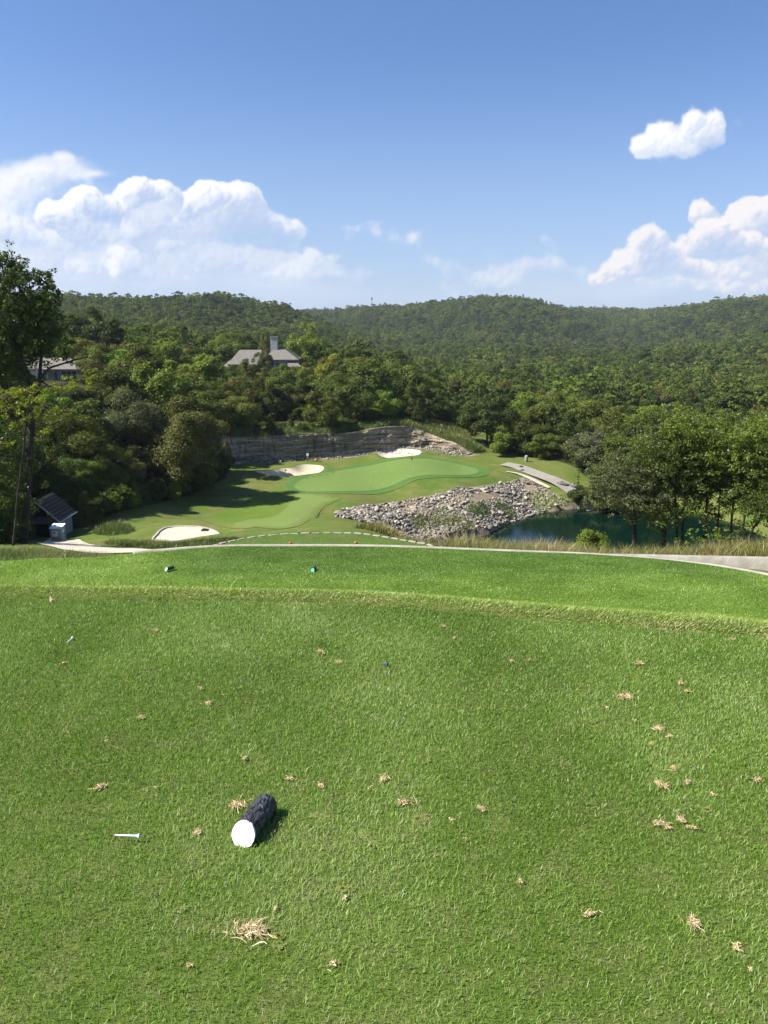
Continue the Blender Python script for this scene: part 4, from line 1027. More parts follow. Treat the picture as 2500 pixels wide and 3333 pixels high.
# far hillsides: crowns nobody could count, one object per hill
def far_protos():
    out = []
    for i, kd in enumerate(['oak','oak','oak','tall','cedar']):
        me = crown_mesh('far_crown', kd, 1500, .072, 300+i, M['leaf_far'])
        out.append(bpy.data.objects.new('crown_source', me))
    return out
FP = far_protos()
def forest(name, pts, label, protos):
    V = np.array([(p[0], p[1], p[2]) for p in pts]); n_ = len(V)
    me = bpy.data.meshes.new(name); me.vertices.add(n_); me.vertices.foreach_set('co', V.astype(np.float32).ravel())
    rg = np.random.default_rng(len(pts))
    sc = np.array([p[3] for p in pts]); w = rg.uniform(1.0, 1.42, n_)
    a = me.attributes.new('scl', 'FLOAT_VECTOR', 'POINT'); a.data.foreach_set('vector', np.column_stack([sc*w, sc*w, sc]).astype(np.float32).ravel())
    a = me.attributes.new('rot', 'FLOAT_VECTOR', 'POINT'); a.data.foreach_set('vector', np.column_stack([rg.uniform(-.06,.06,n_), rg.uniform(-.06,.06,n_), rg.uniform(0,6.28,n_)]).astype(np.float32).ravel())
    pick = rg.choice(len(protos), n_, p=[.27,.25,.22,.14,.12]).astype(np.int32)
    a = me.attributes.new('pick', 'INT', 'POINT'); a.data.foreach_set('value', pick)
    o = link(name, me); tag(o, label, 'wood', None, 'stuff')
    g = bpy.data.node_groups.new(name, 'GeometryNodeTree')
    g.interface.new_socket('Geometry', in_out='INPUT', socket_type='NodeSocketGeometry'); g.interface.new_socket('Geometry', in_out='OUTPUT', socket_type='NodeSocketGeometry')
    N_ = g.nodes; Lk = g.links; gi = N_.new('NodeGroupInput'); go = N_.new('NodeGroupOutput')
    gti = N_.new('GeometryNodeGeometryToInstance')
    jn = None; gs = []
    for ob in protos:
        oi = N_.new('GeometryNodeObjectInfo'); oi.inputs['Object'].default_value = ob; oi.inputs['As Instance'].default_value = True
        gs.append(oi)
    for oi in reversed(gs): Lk.new(oi.outputs['Geometry'], gti.inputs[0])
    ip = N_.new('GeometryNodeInstanceOnPoints'); Lk.new(gi.outputs[0], ip.inputs['Points']); Lk.new(gti.outputs[0], ip.inputs['Instance'])
    # separate picks: one instance-on-points per source keeps the choice explicit
    N_.remove(ip); N_.remove(gti)
    join = N_.new('GeometryNodeJoinGeometry')
    at = N_.new('GeometryNodeInputNamedAttribute'); at.data_type = 'INT'; at.inputs['Name'].default_value = 'pick'
    asc = N_.new('GeometryNodeInputNamedAttribute'); asc.data_type = 'FLOAT_VECTOR'; asc.inputs['Name'].default_value = 'scl'
    aro = N_.new('GeometryNodeInputNamedAttribute'); aro.data_type = 'FLOAT_VECTOR'; aro.inputs['Name'].default_value = 'rot'
    for k, oi in enumerate(gs):
        cmp = N_.new('FunctionNodeCompare'); cmp.data_type = 'INT'; cmp.operation = 'EQUAL'; Lk.new(at.outputs['Attribute'], cmp.inputs[2]); cmp.inputs[3].default_value = k
        ip = N_.new('GeometryNodeInstanceOnPoints'); Lk.new(gi.outputs[0], ip.inputs['Points']); Lk.new(cmp.outputs[0], ip.inputs['Selection'])
        Lk.new(oi.outputs['Geometry'], ip.inputs['Instance']); Lk.new(asc.outputs['Attribute'], ip.inputs['Scale'])
        e2r = N_.new('FunctionNodeEulerToRotation'); Lk.new(aro.outputs['Attribute'], e2r.inputs[0]); Lk.new(e2r.outputs[0], ip.inputs['Rotation'])
        Lk.new(ip.outputs[0], join.inputs[0])
    Lk.new(join.outputs[0], go.inputs[0])
    md = o.modifiers.new('crowns', 'NODES'); md.node_group = g
    return o
def hillsides():
    rg = np.random.default_rng(8); X = []; Y = []; y = 205.0
    while y < 2100:
        s = np.interp(y, [205, 600, 1200, 2100], [6.6, 7.8, 9.5, 12]); xs = np.arange(-.68*y, .68*y, s)
        X.append(xs+rg.uniform(-.42, .42, len(xs))*s); Y.append(y+rg.uniform(-.42, .42, len(xs))*s); y += s*.95
    X = np.concatenate(X); Y = np.concatenate(Y); Z = tz(X, Y)
    H = rg.normal(9.3, 2.1, len(X)).clip(5.5, 15)*np.interp(Y, [200, 1200, 2100], [.92, 1.12, 1.35])
    u = 1250+2500*X/Y
    # houses and the signature trees keep their place
    hb = (Y < 225) & (u > 690) & (u < 1010); X, Y, Z, H, u = [q[~hb] for q in (X, Y, Z, H, u)]
    # drop crowns well below the horizon of the ground in front of them
    zones = [[], [], []]
    for i in range(len(X)):
        k = 0 if (u[i] < 1080 and Y[i] < 1000) or (u[i] < 700) else (2 if (u[i] > 1950) else 1)
        zones[k].append((X[i], Y[i], Z[i]-.4, H[i]))
    for _, x, y, z, h, u_ in REST: zones[0 if u_ < 1080 else (2 if u_ > 1950 else 1)].append((x, y, z-.2, h))
    forest('hillside_forest', zones[0], 'dense green forest covering the left hill behind the houses', FP)
    forest('hillside_forest', zones[1], 'dense green forest covering the broad middle hill and valley', FP)
    forest('hillside_forest', zones[2], 'dense green forest covering the right-hand hill', FP)
    print('far trees', sum(map(len, zones)))
hillsides()

# ------------------------------------------------------------------ nearer trees with limbs built one by one
def limb_tree(name, trunks, limbs, clusters, leaf, color, label, group=None, seed=1, dens=1.0, mat=None, cols=None):
    """trunks/limbs: lists of ([(u,v,y)...], r0, r1); clusters: (u, v, y, radius, number, colour index)"""
    rg = np.random.default_rng(seed); parts = []
    b = trunks[0][0][0]; base = Vector(Py(*b))
    def path(pp): return [Vector(Py(*q))-base for q in pp]
    def sm(ps, n_=4):
        out = []; N_ = len(ps)
        for i in range(N_-1):
            a_, b_, c_, d_ = ps[max(i-1,0)], ps[i], ps[i+1], ps[min(i+2,N_-1)]
            for k in range(n_):
                t = k/n_; out.append(0.5*((2*b_)+(c_-a_)*t+(2*a_-5*b_+4*c_-d_)*t*t+(3*b_-a_-3*c_+d_)*t**3))
        out.append(ps[-1]); return out
    for pp, r0, r1 in trunks+limbs:
        q = sm(path(pp)); rr = [r0+(r1-r0)*(i/(len(q)-1))**.9 for i in range(len(q))]
        for i in range(1, len(q)-1): q[i] = q[i]+Vector(rg.uniform(-.3,.3,3))*rr[i]
        parts.append(tube(q, rr, 8))
    o = empty(name, base, label, 'tree', group)
    V, F = join_np(parts); tr = link('trunk', mesh_np('trunk', V, F, M['bark'], smooth=True), o)
    CV = []; CN = []; CR = []
    for (u, v, y, r, n_) in clusters:
        c = np.array(Vector(Py(u, v, y))-base); n_ = int(n_*dens)
        # sub-clumps inside each spray
        m = max(4, int(n_/26)); sc = c+rg.normal(size=(m, 3))*r*.62*np.array([1,1,.8])
        ix = rg.integers(0, m, n_); d = unit(rg.normal(size=(n_, 3))); pts = sc[ix]+d*(rg.uniform(.15, 1, (n_, 1))**.6)*(.12+r*.20)*np.array([1,1,.75])
        CV.append(pts); CN.append(unit(d*.4+rg.normal(size=(n_,3))*.6+np.array([0,0,.55]))); CR.append(np.clip(rg.random(m)[ix]*.5+rg.random(n_)*.5, 0, 1))
    V, F = leaf_quads(np.concatenate(CV), np.concatenate(CN), leaf, rg, .6)
    cr = link('crown', mesh_np('crown', V, F, mat or M['leaf_near'], [('rnd', 'FACE', np.concatenate(CR))]), o); cr.color = (*color, 1)
    return o
def ell(uc, vc, y, ru, rv, n_, r, nl, rg, ylim=None):
    out = []
    for i in range(n_):
        th = rg.uniform(0, 6.28); q = math.sqrt(rg.random())
        out.append((uc+math.cos(th)*q*ru, vc+math.sin(th)*q*rv, y+rg.uniform(-1, 1)*ru*y/2500*.9, r*rg.uniform(.7, 1.25), nl))
    return out
rr_ = random.Random(5)
Yo = 45
limb_tree('oak_tree', [([(78,1800,Yo),(84,1700,Yo),(92,1560,Yo),(104,1400,Yo),(112,1300,Yo),(128,1235,Yo+.3)], .25, .13)],
  [([(128,1235,Yo),(160,1200,Yo),(215,1180,Yo-.5),(285,1160,Yo-.6)], .09,.03), ([(112,1300,Yo),(70,1200,Yo),(40,1080,Yo),(20,960,Yo+.4),(8,860,Yo+.6)], .16,.03),
   ([(128,1235,Yo),(135,1120,Yo+.6),(110,1000,Yo+1),(95,920,Yo+1)], .12,.03), ([(40,1080,Yo),(85,1000,Yo-.5),(130,930,Yo-1),(160,910,Yo-1)], .07,.02),
   ([(104,1400,Yo),(60,1350,Yo-1),(0,1300,Yo-1.5),(-80,1280,Yo-2)], .10,.03), ([(128,1235,Yo),(170,1260,Yo-1),(230,1245,Yo-1.6),(290,1235,Yo-2)], .06,.02),
   ([(104,1400,Yo),(130,1430,Yo-.5),(175,1400,Yo-1)], .05,.02), ([(40,1080,Yo),(-60,1000,Yo),(-160,960,Yo)], .12,.04), ([(98,1480,Yo),(40,1440,Yo-1),(-30,1430,Yo-1)], .05,.02)],
  [(20,870,Yo+.5,.9,420),(0,845,Yo+.6,.7,260),(60,900,Yo,.7,200),(110,905,Yo-.8,.55,170),(155,905,Yo-1,.5,150),(15,940,Yo,.9,380),(70,965,Yo,1.0,420),(120,955,Yo,.8,280),(160,965,Yo-1,.6,210),(25,1010,Yo,1.1,520),(90,1020,Yo,1.2,560),(150,1025,Yo,1.0,420),(40,1080,Yo,1.3,620),(110,1090,Yo,1.2,560),(165,1100,Yo,.9,360),
   (30,1140,Yo,1.2,560),(100,1150,Yo+1,1.0,420),(-60,950,Yo,1.4,700),(-60,1080,Yo,1.6,800),(-120,1200,Yo,1.8,900),(20,1210,Yo,1.0,380),(-150,1000,Yo,1.8,900),(40,905,Yo+.4,.5,120),(200,1150,Yo-.6,.5,120),(0,1180,Yo+1,1.2,420),
   (-20,1440,Yo-1,1.5,700),(20,1520,Yo-1,1.3,500),(-60,1560,Yo-1,1.6,700)],
  .165, (.070,.105,.030), 'tall dark oak with a black trunk at the left edge of the picture', seed=3, dens=2.6)
# a backlit branch of turning leaves, its own young tree below the big oak
limb_tree('young_oak_tree', [([(40,1800,42),(55,1650,42),(72,1500,42),(85,1380,42),(100,1290,42)], .09, .04)],
  [([(100,1290,42),(150,1260,42),(220,1245,41.7),(290,1235,41.4)], .035,.012), ([(85,1380,42),(40,1330,42),(20,1290,42)], .03,.012), ([(85,1380,42),(150,1340,42),(200,1300,42)], .03,.012)],
  [(60,1290,42,.6,200),(110,1275,42,.55,200),(155,1265,42,.5,190),(200,1262,41.8,.42,150),(235,1238,41.6,.42,150),(270,1245,41.4,.38,120),(30,1310,42,.6,170),(-10,1290,42,.6,170),(85,1330,42,.7,220),(140,1320,42,.65,200),(185,1330,42,.5,140),(40,1370,42,.7,150),(130,1390,42,.6,120),(10,1430,42,.7,120),(140,1440,42,.6,90),(300,1225,41.4,.35,90)],
  .13, (.26,.29,.035), 'slender tree with yellow backlit leaves in front of the left house', seed=9)
for i_, (u, v, y, n_, r, cl, lb) in enumerate([(30,1680,46,8,1.0,(.075,.115,.028),'leafy undergrowth bush left of the black oak trunk'),(120,1510,70,9,1.6,(.055,.085,.024),'dark undergrowth bush rising behind the pump shed roof'),(-40,1500,50,10,1.6,(.055,.085,.024),'dark undergrowth bush at the left edge below the tall oak'),(-10,1620,49,7,1.0,(.085,.120,.028),'tangled bush behind the black oak trunk')]):
    limb_tree('undergrowth_bush', [([(u,v+110,y),(u+5,v+30,y),(u,v-60,y)], .05, .02)], [([(u+5,v+30,y),(u+60,v-30,y)], .03,.01), ([(u+5,v+30,y),(u-60,v-20,y)], .03,.01)],
      ell(u, v, y, 85, 95, n_*2, r*.8, 240, rr_), .14, cl, lb, seed=20+i_)['category'] = 'bush'
# the grove in front of the pond: trunks stand in the tall grass
GY = 50
grove = [ # trunk: base u,row, y, top u,row, width px, crown ellipse (uc,vc,ru,rv), label
 (2066,1778,50,2050,1560,15,(2050,1590,110,90),G_GREY,'leftmost oak of the pond grove with a thick pale trunk against the water'),
 (2160,1782,50,2150,1520,17,(2160,1560,110,130),G_MID,'second oak from the left in the pond grove, its thick trunk dark'),
 (2203,1790,51,2205,1500,8,(2190,1480,90,90),G_MID,'thin-trunked oak right of the second pond grove oak'),
 (2222,1792,51.5,2240,1480,8,(2240,1430,90,55),G_GREY,'thin straight oak in the middle of the pond grove, pale leaved'),
 (2293,1806,49,2300,1430,12,(2300,1420,105,70),G_LIGHT,'tallest oak of the pond grove with its crown highest in light'),
 (2334,1806,49,2350,1500,7,(2330,1560,80,100),G_MID,'slender oak just right of the tallest pond grove oak'),
 (2374,1806,48,2400,1500,9,(2400,1500,90,70),G_LIGHT,'slightly leaning oak third from the right in the pond grove'),
 (2417,1808,47.5,2430,1480,9,(2450,1460,95,60),G_LIGHT,'second oak from the right in the pond grove'),
 (2441,1810,46,2500,1560,9,(2500,1590,90,110),G_MID,'rightmost grove oak with a bent, leaning trunk'),
 (2560,1815,50,2570,1480,14,(2560,1470,90,110),G_LIGHT,'grove oak cut off by the right edge of the picture'),
]
for i_, (u0, v0, y0, u1, v1, wpx, (uc, vc, ru, rv), cl, lb) in enumerate(grove):
    rg_ = random.Random(70+i_); r0 = wpx/2500*y0*.5*1.15; um = (u0+u1)/2+rg_.uniform(-8, 8); vm = (v0+v1)/2
    x0, yy0, _ = Py(u0, v0, y0); zb = gz(x0, yy0); vb = proj(x0, yy0, zb)[1]
    tp = [(u0, max(vb, v0), y0), (u0+rg_.uniform(-3,3), v0-60, y0), (um, vm, y0), ((um+u1)/2, (vm+v1)/2, y0+.2), (u1, v1, y0+.3), (uc, vc, y0+.3)]
    limbs = []
    for k in range(6):
        f = rg_.uniform(.45, .95); bu, bv = u0+(u1-u0)*f, v0+(v1-v0)*f; sg = rg_.choice((-1,1)); L = rg_.uniform(50, 100)
        limbs.append(([(bu, bv, y0+.1), (bu+sg*L*.5, bv-L*.25, y0+rg_.uniform(-1,1)), (bu+sg*L, bv-L*rg_.uniform(.1,.7), y0+rg_.uniform(-1.6,1.6))], r0*.35, r0*.08))
    cs = ell(uc, vc-4, y0, ru*1.12, rv*1.12, int(ru*rv/230), .95, 270, rg_)
    cs += [(uc+math.cos(t_)*ru, vc+math.sin(t_)*rv*1.0, y0+rg_.uniform(-.8,.8), .6, 120) for t_ in [rg_.uniform(0, 6.28) for _ in range(9)]]
    limb_tree('oak_tree', [(tp, r0, r0*.3)], limbs, cs, .15, tuple(q*.95 for q in cl), lb, 'oaks of the grove in front of the pond', seed=40+i_)
limb_tree('young_oak_tree', [([(2340,1800,44),(2345,1770,44),(2350,1730,44)], .03,.01)], [([(2345,1770,44),(2380,1740,44)], .02,.01)], ell(2350,1755,44,36,28,7,.5,60,rr_)+ell(2250,1755,44,30,24,3,.4,30,rr_), .16, G_LIGHT, 'little leafy sapling between the trunks of the pond grove', seed=77)
# ------------------------------------------------------------------ undergrowth that closes the woods
def undergrowth():
    rg = np.random.default_rng(31); N = 16000; Y = np.sqrt(rg.uniform(46**2, 215**2, N)); U_ = rg.uniform(-300, 2800, N); X = (U_-1250)/2500*Y
    sA = poly_sd(X, Y, AWOOD); sC = poly_sd(X, Y, CWOOD); sdc, ttc = cliff_sd(X, Y); Z = tz(X, Y)
    out = []
    for i in range(N):
        ins = sA[i] > .6 or sC[i] > .8 or Y[i] > 150
        if not ins or rg.random() > np.interp(Y[i], [46, 120, 215], [1, .62, .45]): continue
        if -3 < sdc[i] < 2.2 and .02 < ttc[i] < .99: continue
        h = rg.uniform(1.3, 3.4); u, v = proj(X[i], Y[i], Z[i]+h)
        if any(Y[i] < yy and u0-20 < u < u1+20 and v0 < v < v1 for (u0, u1, v0, v1, yy) in KEEP+KEEP2): continue
        if sdc[i] > 0 and sdc[i] < 8 and .02 < ttc[i] < .99: h *= .6
        out.append((X[i], Y[i], Z[i]-.15, h))
    srcs = []
    for i, kd in enumerate(['shrub','shrub','oak','shrub','cedar']):
        srcs.append(bpy.data.objects.new('bush_source', crown_mesh('bush_crown', kd, 2600, .085 if kd == 'shrub' else .055, 500+i, M['leaf_far'])))
    forest('undergrowth', out, 'dense leafy undergrowth filling the woods beneath the trees', srcs)
    print('undergrowth', len(out))
undergrowth()

# ------------------------------------------------------------------ grass blades
def m_blade(name, ramp, trans=.25, gloss=.04):
    m = bpy.data.materials.new(name); m.use_nodes = True; t = NT(m.node_tree); t.n.clear()
    rp = t.new('ShaderNodeValToRGB'); e = rp.color_ramp.elements; e[0].position = 0; e[0].color = c4(ramp[0][1]); e[1].position = 1; e[1].color = c4(ramp[-1][1])
    for k, c in ramp[1:-1]: q = e.new(k); q.color = c4(c)
    t.put(rp.inputs[0], t.attr('rnd')); c = rp.outputs[0]
    d = t.new('ShaderNodeBsdfDiffuse'); t.put(d.inputs[0], c)
    tr = t.new('ShaderNodeBsdfTranslucent'); t.put(tr.inputs[0], c)
    ms = t.new('ShaderNodeMixShader'); ms.inputs[0].default_value = trans; t.l.new(d.outputs[0], ms.inputs[1]); t.l.new(tr.outputs[0], ms.inputs[2])
    g = t.new('ShaderNodeBsdfGlossy'); g.inputs['Roughness'].default_value = .38; g.inputs[0].default_value = (1,1,.95,1)
    m2 = t.new('ShaderNodeMixShader'); m2.inputs[0].default_value = gloss; t.l.new(ms.outputs[0], m2.inputs[1]); t.l.new(g.outputs[0], m2.inputs[2])
    o = t.new('ShaderNodeOutputMaterial'); t.l.new(m2.outputs[0], o.inputs[0]); return m
M['blade'] = m_blade('turf_blades', [(0,(.080,.155,.018)),(.45,(.190,.325,.046)),(.78,(.330,.470,.105)),(.90,(.42,.52,.20)),(.955,(.46,.52,.24)),(.97,(.46,.43,.22)),(1,(.55,.49,.30))], .42, .02)
M['rough'] = m_blade('rough_blades', [(0,(.11,.185,.016)),(.5,(.20,.305,.030)),(.85,(.30,.40,.065)),(.93,(.40,.41,.17)),(1,(.44,.39,.20))], .42, .03)
M['tall'] = m_blade('tall_grass', [(0,(.08,.11,.022)),(.4,(.15,.17,.04)),(.75,(.25,.23,.07)),(1,(.36,.29,.13))], .35, .02)
M['tallg'] = m_blade('tall_green_grass', [(0,(.05,.085,.02)),(.5,(.10,.15,.03)),(.85,(.17,.21,.05)),(1,(.30,.27,.12))], .35, .02)
M['straw'] = m_blade('dead_straw', [(0,(.22,.15,.07)),(.25,(.42,.31,.15)),(.7,(.62,.49,.27)),(1,(.75,.63,.40))], .15, .03)
def blades(base, h, w, az_, lean, curve=.5):
    """tapered bent blades; az_: the way they lean, lean: tip offset over height"""
    n_ = len(base); d = np.stack([np.cos(az_), np.sin(az_), np.zeros(n_)], 1)
    fa = az_+RNG.uniform(-1.4, 1.4, n_)+math.pi/2; s = np.stack([np.cos(fa), np.sin(fa), np.zeros(n_)], 1)*(w[:,None]*.5)
    mid = base+d*(h*lean*.35)[:,None]; mid[:,2] += h*.58
    tip = base+d*(h*lean)[:,None]; tip[:,2] += h*(1-.18*np.minimum(lean, 2)**2*curve).clip(.3, 1)
    V = np.stack([base-s, base+s, mid-s*.8, mid+s*.8, tip], 1).reshape(-1, 3)
    o = (np.arange(n_)*5)[:,None]
    F = np.concatenate([o+np.array([0,1,3]), o+np.array([0,3,2]), o+np.array([2,3,4])], 1).reshape(-1, 3)
    return V, F
def blade_obj(name, base, h, w, az_, lean, rnd, mat, label, cat='grass'):
    V, F = blades(base, h, w, az_, lean)
    o = link(name, mesh_np(name, V, F, mat, [('rnd', 'FACE', np.repeat(np.clip(rnd, 0, 1), 3))])); tag(o, label, cat, None, 'stuff'); return o
EDGE1 = smooth_poly([Pz(u, v, 0)[:2] for u, v in [(-700,1925),(-250,1940),(0,1944),(400,1950),(700,1955),(1000,1960),(1300,1974),(1650,2003),(2000,2033),(2300,2057),(2500,2077),(2750,2105),(3200,2150)]], 6, closed=False)
E1 = np.array(EDGE1)
def edge_d(x, y):                      # metres beyond the rim of the upper tee, along y
    return y-np.interp(x, E1[:,0], E1[:,1])
def tee_z(x, y):
    d = edge_d(x, y)+.02*(fbm(x*6, y*6, 3)-.5)
    z = .012*(fbm(x*1.3+5, y*1.3, 3)-.5)*2*sstep(-d, 0, .3)
    z = z-.050*np.exp(-((d-.006)/.018)**2)*(.35+1.1*vnoise(x*14, x*0))+.012*sstep(d, .02, .10)
    f = np.clip(d-.07, 0, None); z = z-np.where(f < .36, 1.25*f*f, .162+.9*(f-.36)); return z
def build_upper_tee():
    xs = np.unique(np.concatenate([np.linspace(-6, 6.5, 420)])); ds = np.concatenate([np.linspace(-7, -1.0, 60), np.linspace(-.98, -.16, 30), np.linspace(-.15, .30, 60), np.linspace(.32, 1.2, 24), np.linspace(1.3, 5.6, 16)])
    Xg, Dg = np.meshgrid(xs, ds); Yg = Dg+np.interp(Xg, E1[:,0], E1[:,1]); Zg = tee_z(Xg, Yg)
    nr, nc = Xg.shape; i = (np.arange(nr-1)[:,None]*nc+np.arange(nc-1)).ravel()
    F = np.column_stack([i, i+1, i+nc+1, i+nc]); V = np.column_stack([Xg.ravel(), Yg.ravel(), Zg.ravel()])
    tag(link('upper_tee', mesh_np('upper_tee', V, F, M['soil'], smooth=True)), kind='structure')
build_upper_tee()
DIVOTS = [ # u, v, size px, words
 (502,2057,30,'small straw tuft below the rim, left of centre'),(1040,2126,36,'loose straw tuft high up, left of the centre line'),(1100,2161,28,'small straw tuft just right of and below the loose high tuft'),
 (1093,2201,14,''),(655,2248,18,''),(688,2294,38,'straw tuft left of centre, above the black log'),(460,2341,28,'straw tuft above left of the black log'),(797,2477,28,'thin straw tuft straight above the black log'),
 (322,2572,46,'ragged straw clump left of the black log'),(508,2573,14,''),(944,2541,26,'flat straw wisp above right of the black log'),(1048,2560,30,'flat little straw clump right of the black log'),(1248,2533,44,'spiky straw clump near the middle of the turf'),
 (785,2622,66,'large straw clump touching the left side of the black log'),(1310,2612,52,'dense upright straw clump near the middle of the turf'),(640,2712,26,'little straw clump between the white peg and the black log'),(1567,2637,30,'upright straw sprig right of the middle'),
 (1473,2672,22,'thin straw wisp left of and below the upright sprig'),(1518,2737,14,''),(1443,2043,20,''),(1482,2083,22,'small straw wisp just below the turf rim near the middle'),(1663,2160,24,'small straw wisp in the upper right half'),(1720,2157,14,''),
 (2082,2169,38,'flat straw tuft high on the right side'),(2217,2233,36,'straw tuft upper right, above a smaller wisp'),(2237,2262,26,''),(2033,2278,62,'broad dark-rooted straw mat in the upper right'),(1975,2312,22,''),(2065,2355,16,''),
 (2135,2377,52,'straw clump on the right trailing long strands'),(2175,2402,28,''),(2190,2507,36,'curved straw wisps at the right'),(2165,2565,54,'fluffy straw clump at the right with loose bits beside it'),(2237,2550,28,''),(2318,2590,26,''),(2460,2542,38,'leaning straw clump near the right edge'),
 (2155,2690,54,'long thin straw strands, lower of the pair at the right'),(2215,2668,54,'long thin straw strands, upper of the pair at the right'),(1695,2873,18,''),(810,3032,112,'largest thick straw clump, below the black log'),(1085,3145,40,'straw clump near the bottom, right of the largest'),
 (2255,3012,72,'wide loose straw clump near the lower right corner'),(1915,2975,38,'single long straw sprig in the lower right'),(2400,3090,34,''),(620,3150,22,''),(1200,2570,14,''),(2250,2700,30,''),(205,2165,20,''),(170,1958,20,''),(2380,2086,22,''),(2120,2430,18,''),(1125,2930,24,''),(345,2420,12,''),(895,2965,20,''),(2440,3160,20,'')]
BARE = [(1200,2730,75),(1370,2670,80),(1045,2665,60),(905,3045,45),(1120,2900,55),(590,2960,40),(2300,2640,40),(905,3080,30)]
BW = [(Pz(u, v, 0)[0], Pz(u, v, 0)[1], s/2500*(Pz(u, v, 0)[1]*CP+CAMH*SP)*.5) for u, v, s in BARE]
def foreground():
    rg = np.random.default_rng(2)
    N = 900000; y = 1.05+(4.15-1.05)*rg.random(N)**.85; half = .60*(y*CP+1.45*SP)
    # even in area: x uniform over the widest span, then cut
    x = rg.uniform(-2.75, 2.75, N); k = (np.abs(x) < half) & (edge_d(x, y) < -.008); x, y = x[k], y[k]
    N2 = 330000; y2 = 1.0+3.3*rg.random(N2); x2 = rg.uniform(-4.6, 4.8, N2); k = (np.abs(x2) > .60*(y2*CP+1.45*SP)) & (edge_d(x2, y2) < -.008); nin = len(x); x = np.concatenate([x, x2[k]]); y = np.concatenate([y, y2[k]])
    # thinner on the worn spots
    th = np.zeros(len(x))
    for bx_, by_, br in BW: th = np.maximum(th, np.exp(-(((x-bx_)/br)**2+((y-by_)/(br*.75))**2)))
    pn = fbm(x*2.1+7, y*2.1, 4); keep = rg.random(len(x)) > th*.72; x, y, th, pn = x[keep], y[keep], th[keep], pn[keep]
    n_ = len(x); print('turf blades', n_)
    h = rg.uniform(.008, .018, n_)*(1-.35*th)*(.85+.4*pn); w = rg.uniform(.0012, .0021, n_)*(1+.12*(y-1.5)); w = np.where(np.abs(x) > .60*(y*CP+1.45*SP), w*2.0, w)
    band = .035*np.sin(y*7.5+.9*x)+.22*(fbm(x*.9+3, y*.9, 3)-.5)+.20*sstep(y, 2.3, 1.3)-.03; rnd = np.clip(.46+band+.8*(pn-.5)+rg.normal(0, .24, n_), 0, .94)
    dead = rg.random(n_) < .035+.06*sstep(fbm(x*5, y*5, 3), .5, .7)+.62*th; rnd = np.where(dead, rg.uniform(.96, 1, n_), rnd)
    az_ = rg.uniform(0, 6.283, n_)
    z = tee_z(x, y)-.002
    blade_obj('turf_grass', np.column_stack([x, y, z]), h, w, az_, rg.uniform(.1, .95, n_), rnd, M['blade'], 'short mown turf of the upper tee in the foreground')
    # the unmown lip along the rim
    N = 190000; x = rg.uniform(-4.6, 4.8, N); d = np.abs(rg.normal(0, .30, N))+.018; y = np.interp(x, E1[:,0], E1[:,1])+d; k = ((np.abs(x) < .66*(y*CP+1.45*SP)) | (rg.random(N) < .6)) & (d < 1.0); x, y, d = x[k], y[k], d[k]; n_ = len(x)
    pn = fbm(x*3+1, y*3, 3); h = rg.uniform(.009, .024, n_)*(.8+.5*pn)*np.clip(.4+d*5, .4, 1.0)*np.interp(x, [-2.5, .5, 2.3], [.8, 1.0, 1.9]); nd = d < .09
    rnd = np.clip(.55+.7*(pn-.5)+rg.normal(0, .2, n_), 0, .90); dead = rg.random(n_) < np.where(nd, .30, .07); rnd = np.where(dead, rg.uniform(.88, 1, n_), rnd)
    lean = rg.uniform(.3, 1.3, n_); az_ = np.where(rg.random(n_) < .68, rg.normal(.1, .5, n_), rg.uniform(0, 6.283, n_))
    blade_obj('rough_grass', np.column_stack([x, y, tee_z(x, y)-.003]), h, rg.uniform(.002, .0034, n_), az_, lean, rnd, M['rough'], 'longer bright green grass leaning along the rim of the upper tee')
    # matted straw along the mower cut
    N = 3600; x = rg.uniform(-2.9, 2.9, N); wgt = (sstep(x, -1.4, 1.2)*.6+.12)*sstep(fbm(x*5, x*0+2, 3), .36, .6); x = x[rg.random(N) < wgt]; n_ = len(x); y = np.interp(x, E1[:,0], E1[:,1])+rg.normal(.012, .022, n_)
    blade_obj('matted_straw', np.column_stack([x, y, tee_z(x, y)+rg.uniform(0, .014, n_)]), rg.uniform(.012, .03, n_), rg.uniform(.0016, .0028, n_), rg.uniform(0, 6.283, n_), rg.uniform(1.2, 3, n_), rg.random(n_)*.55, M['straw'], 'matted straw along the mower cut at the tee rim')
    # tall seed blades at the left of the rim
    n_ = 90; x = rg.uniform(-2.1, -.65, n_)-abs(rg.normal(0, .1, n_)); y = np.interp(x, E1[:,0], E1[:,1])+rg.uniform(.03, .3, n_)
    blade_obj('long_grass_blades', np.column_stack([x, y, tee_z(x, y)]), rg.uniform(.05, .12, n_), rg.uniform(.003, .0045, n_), rg.uniform(0, 6.283, n_), rg.uniform(.1, .9, n_), rg.uniform(.3, .9, n_), M['rough'], 'scattered long grass blades standing at the left end of the rim')
foreground()
def lower_tee_grass():
    rg = np.random.default_rng(6); N = 420000; x = rg.uniform(-12.5, 11.2, N); y = 20-9.5*rg.random(N)**1.4; s_ = poly_sd(x, y, DECK2); k = (s_ > .06) & (rg.random(N) < np.interp(y, [10, 15, 16, 20], [.5, .8, 1, .55])); x, y = x[k], y[k]; n_ = len(x)
    f = fbm(x*1.1, y*2.2, 4); rf = rough2(x, y)
    rnd = np.clip(.26+1.0*(f-.5)+.42*rf+rg.normal(0, .15, n_), 0, .85)
    blade_obj('mown_grass', np.column_stack([x, y, z2f(x, y)-.004]), rg.uniform(.018, .036, n_)*(1+.6*rf), rg.uniform(.006, .011, n_), rg.uniform(0, 6.283, n_), rg.uniform(.2, 1.4, n_), rnd, M['blade'], 'short mown turf covering the lower tee')
lower_tee_grass()
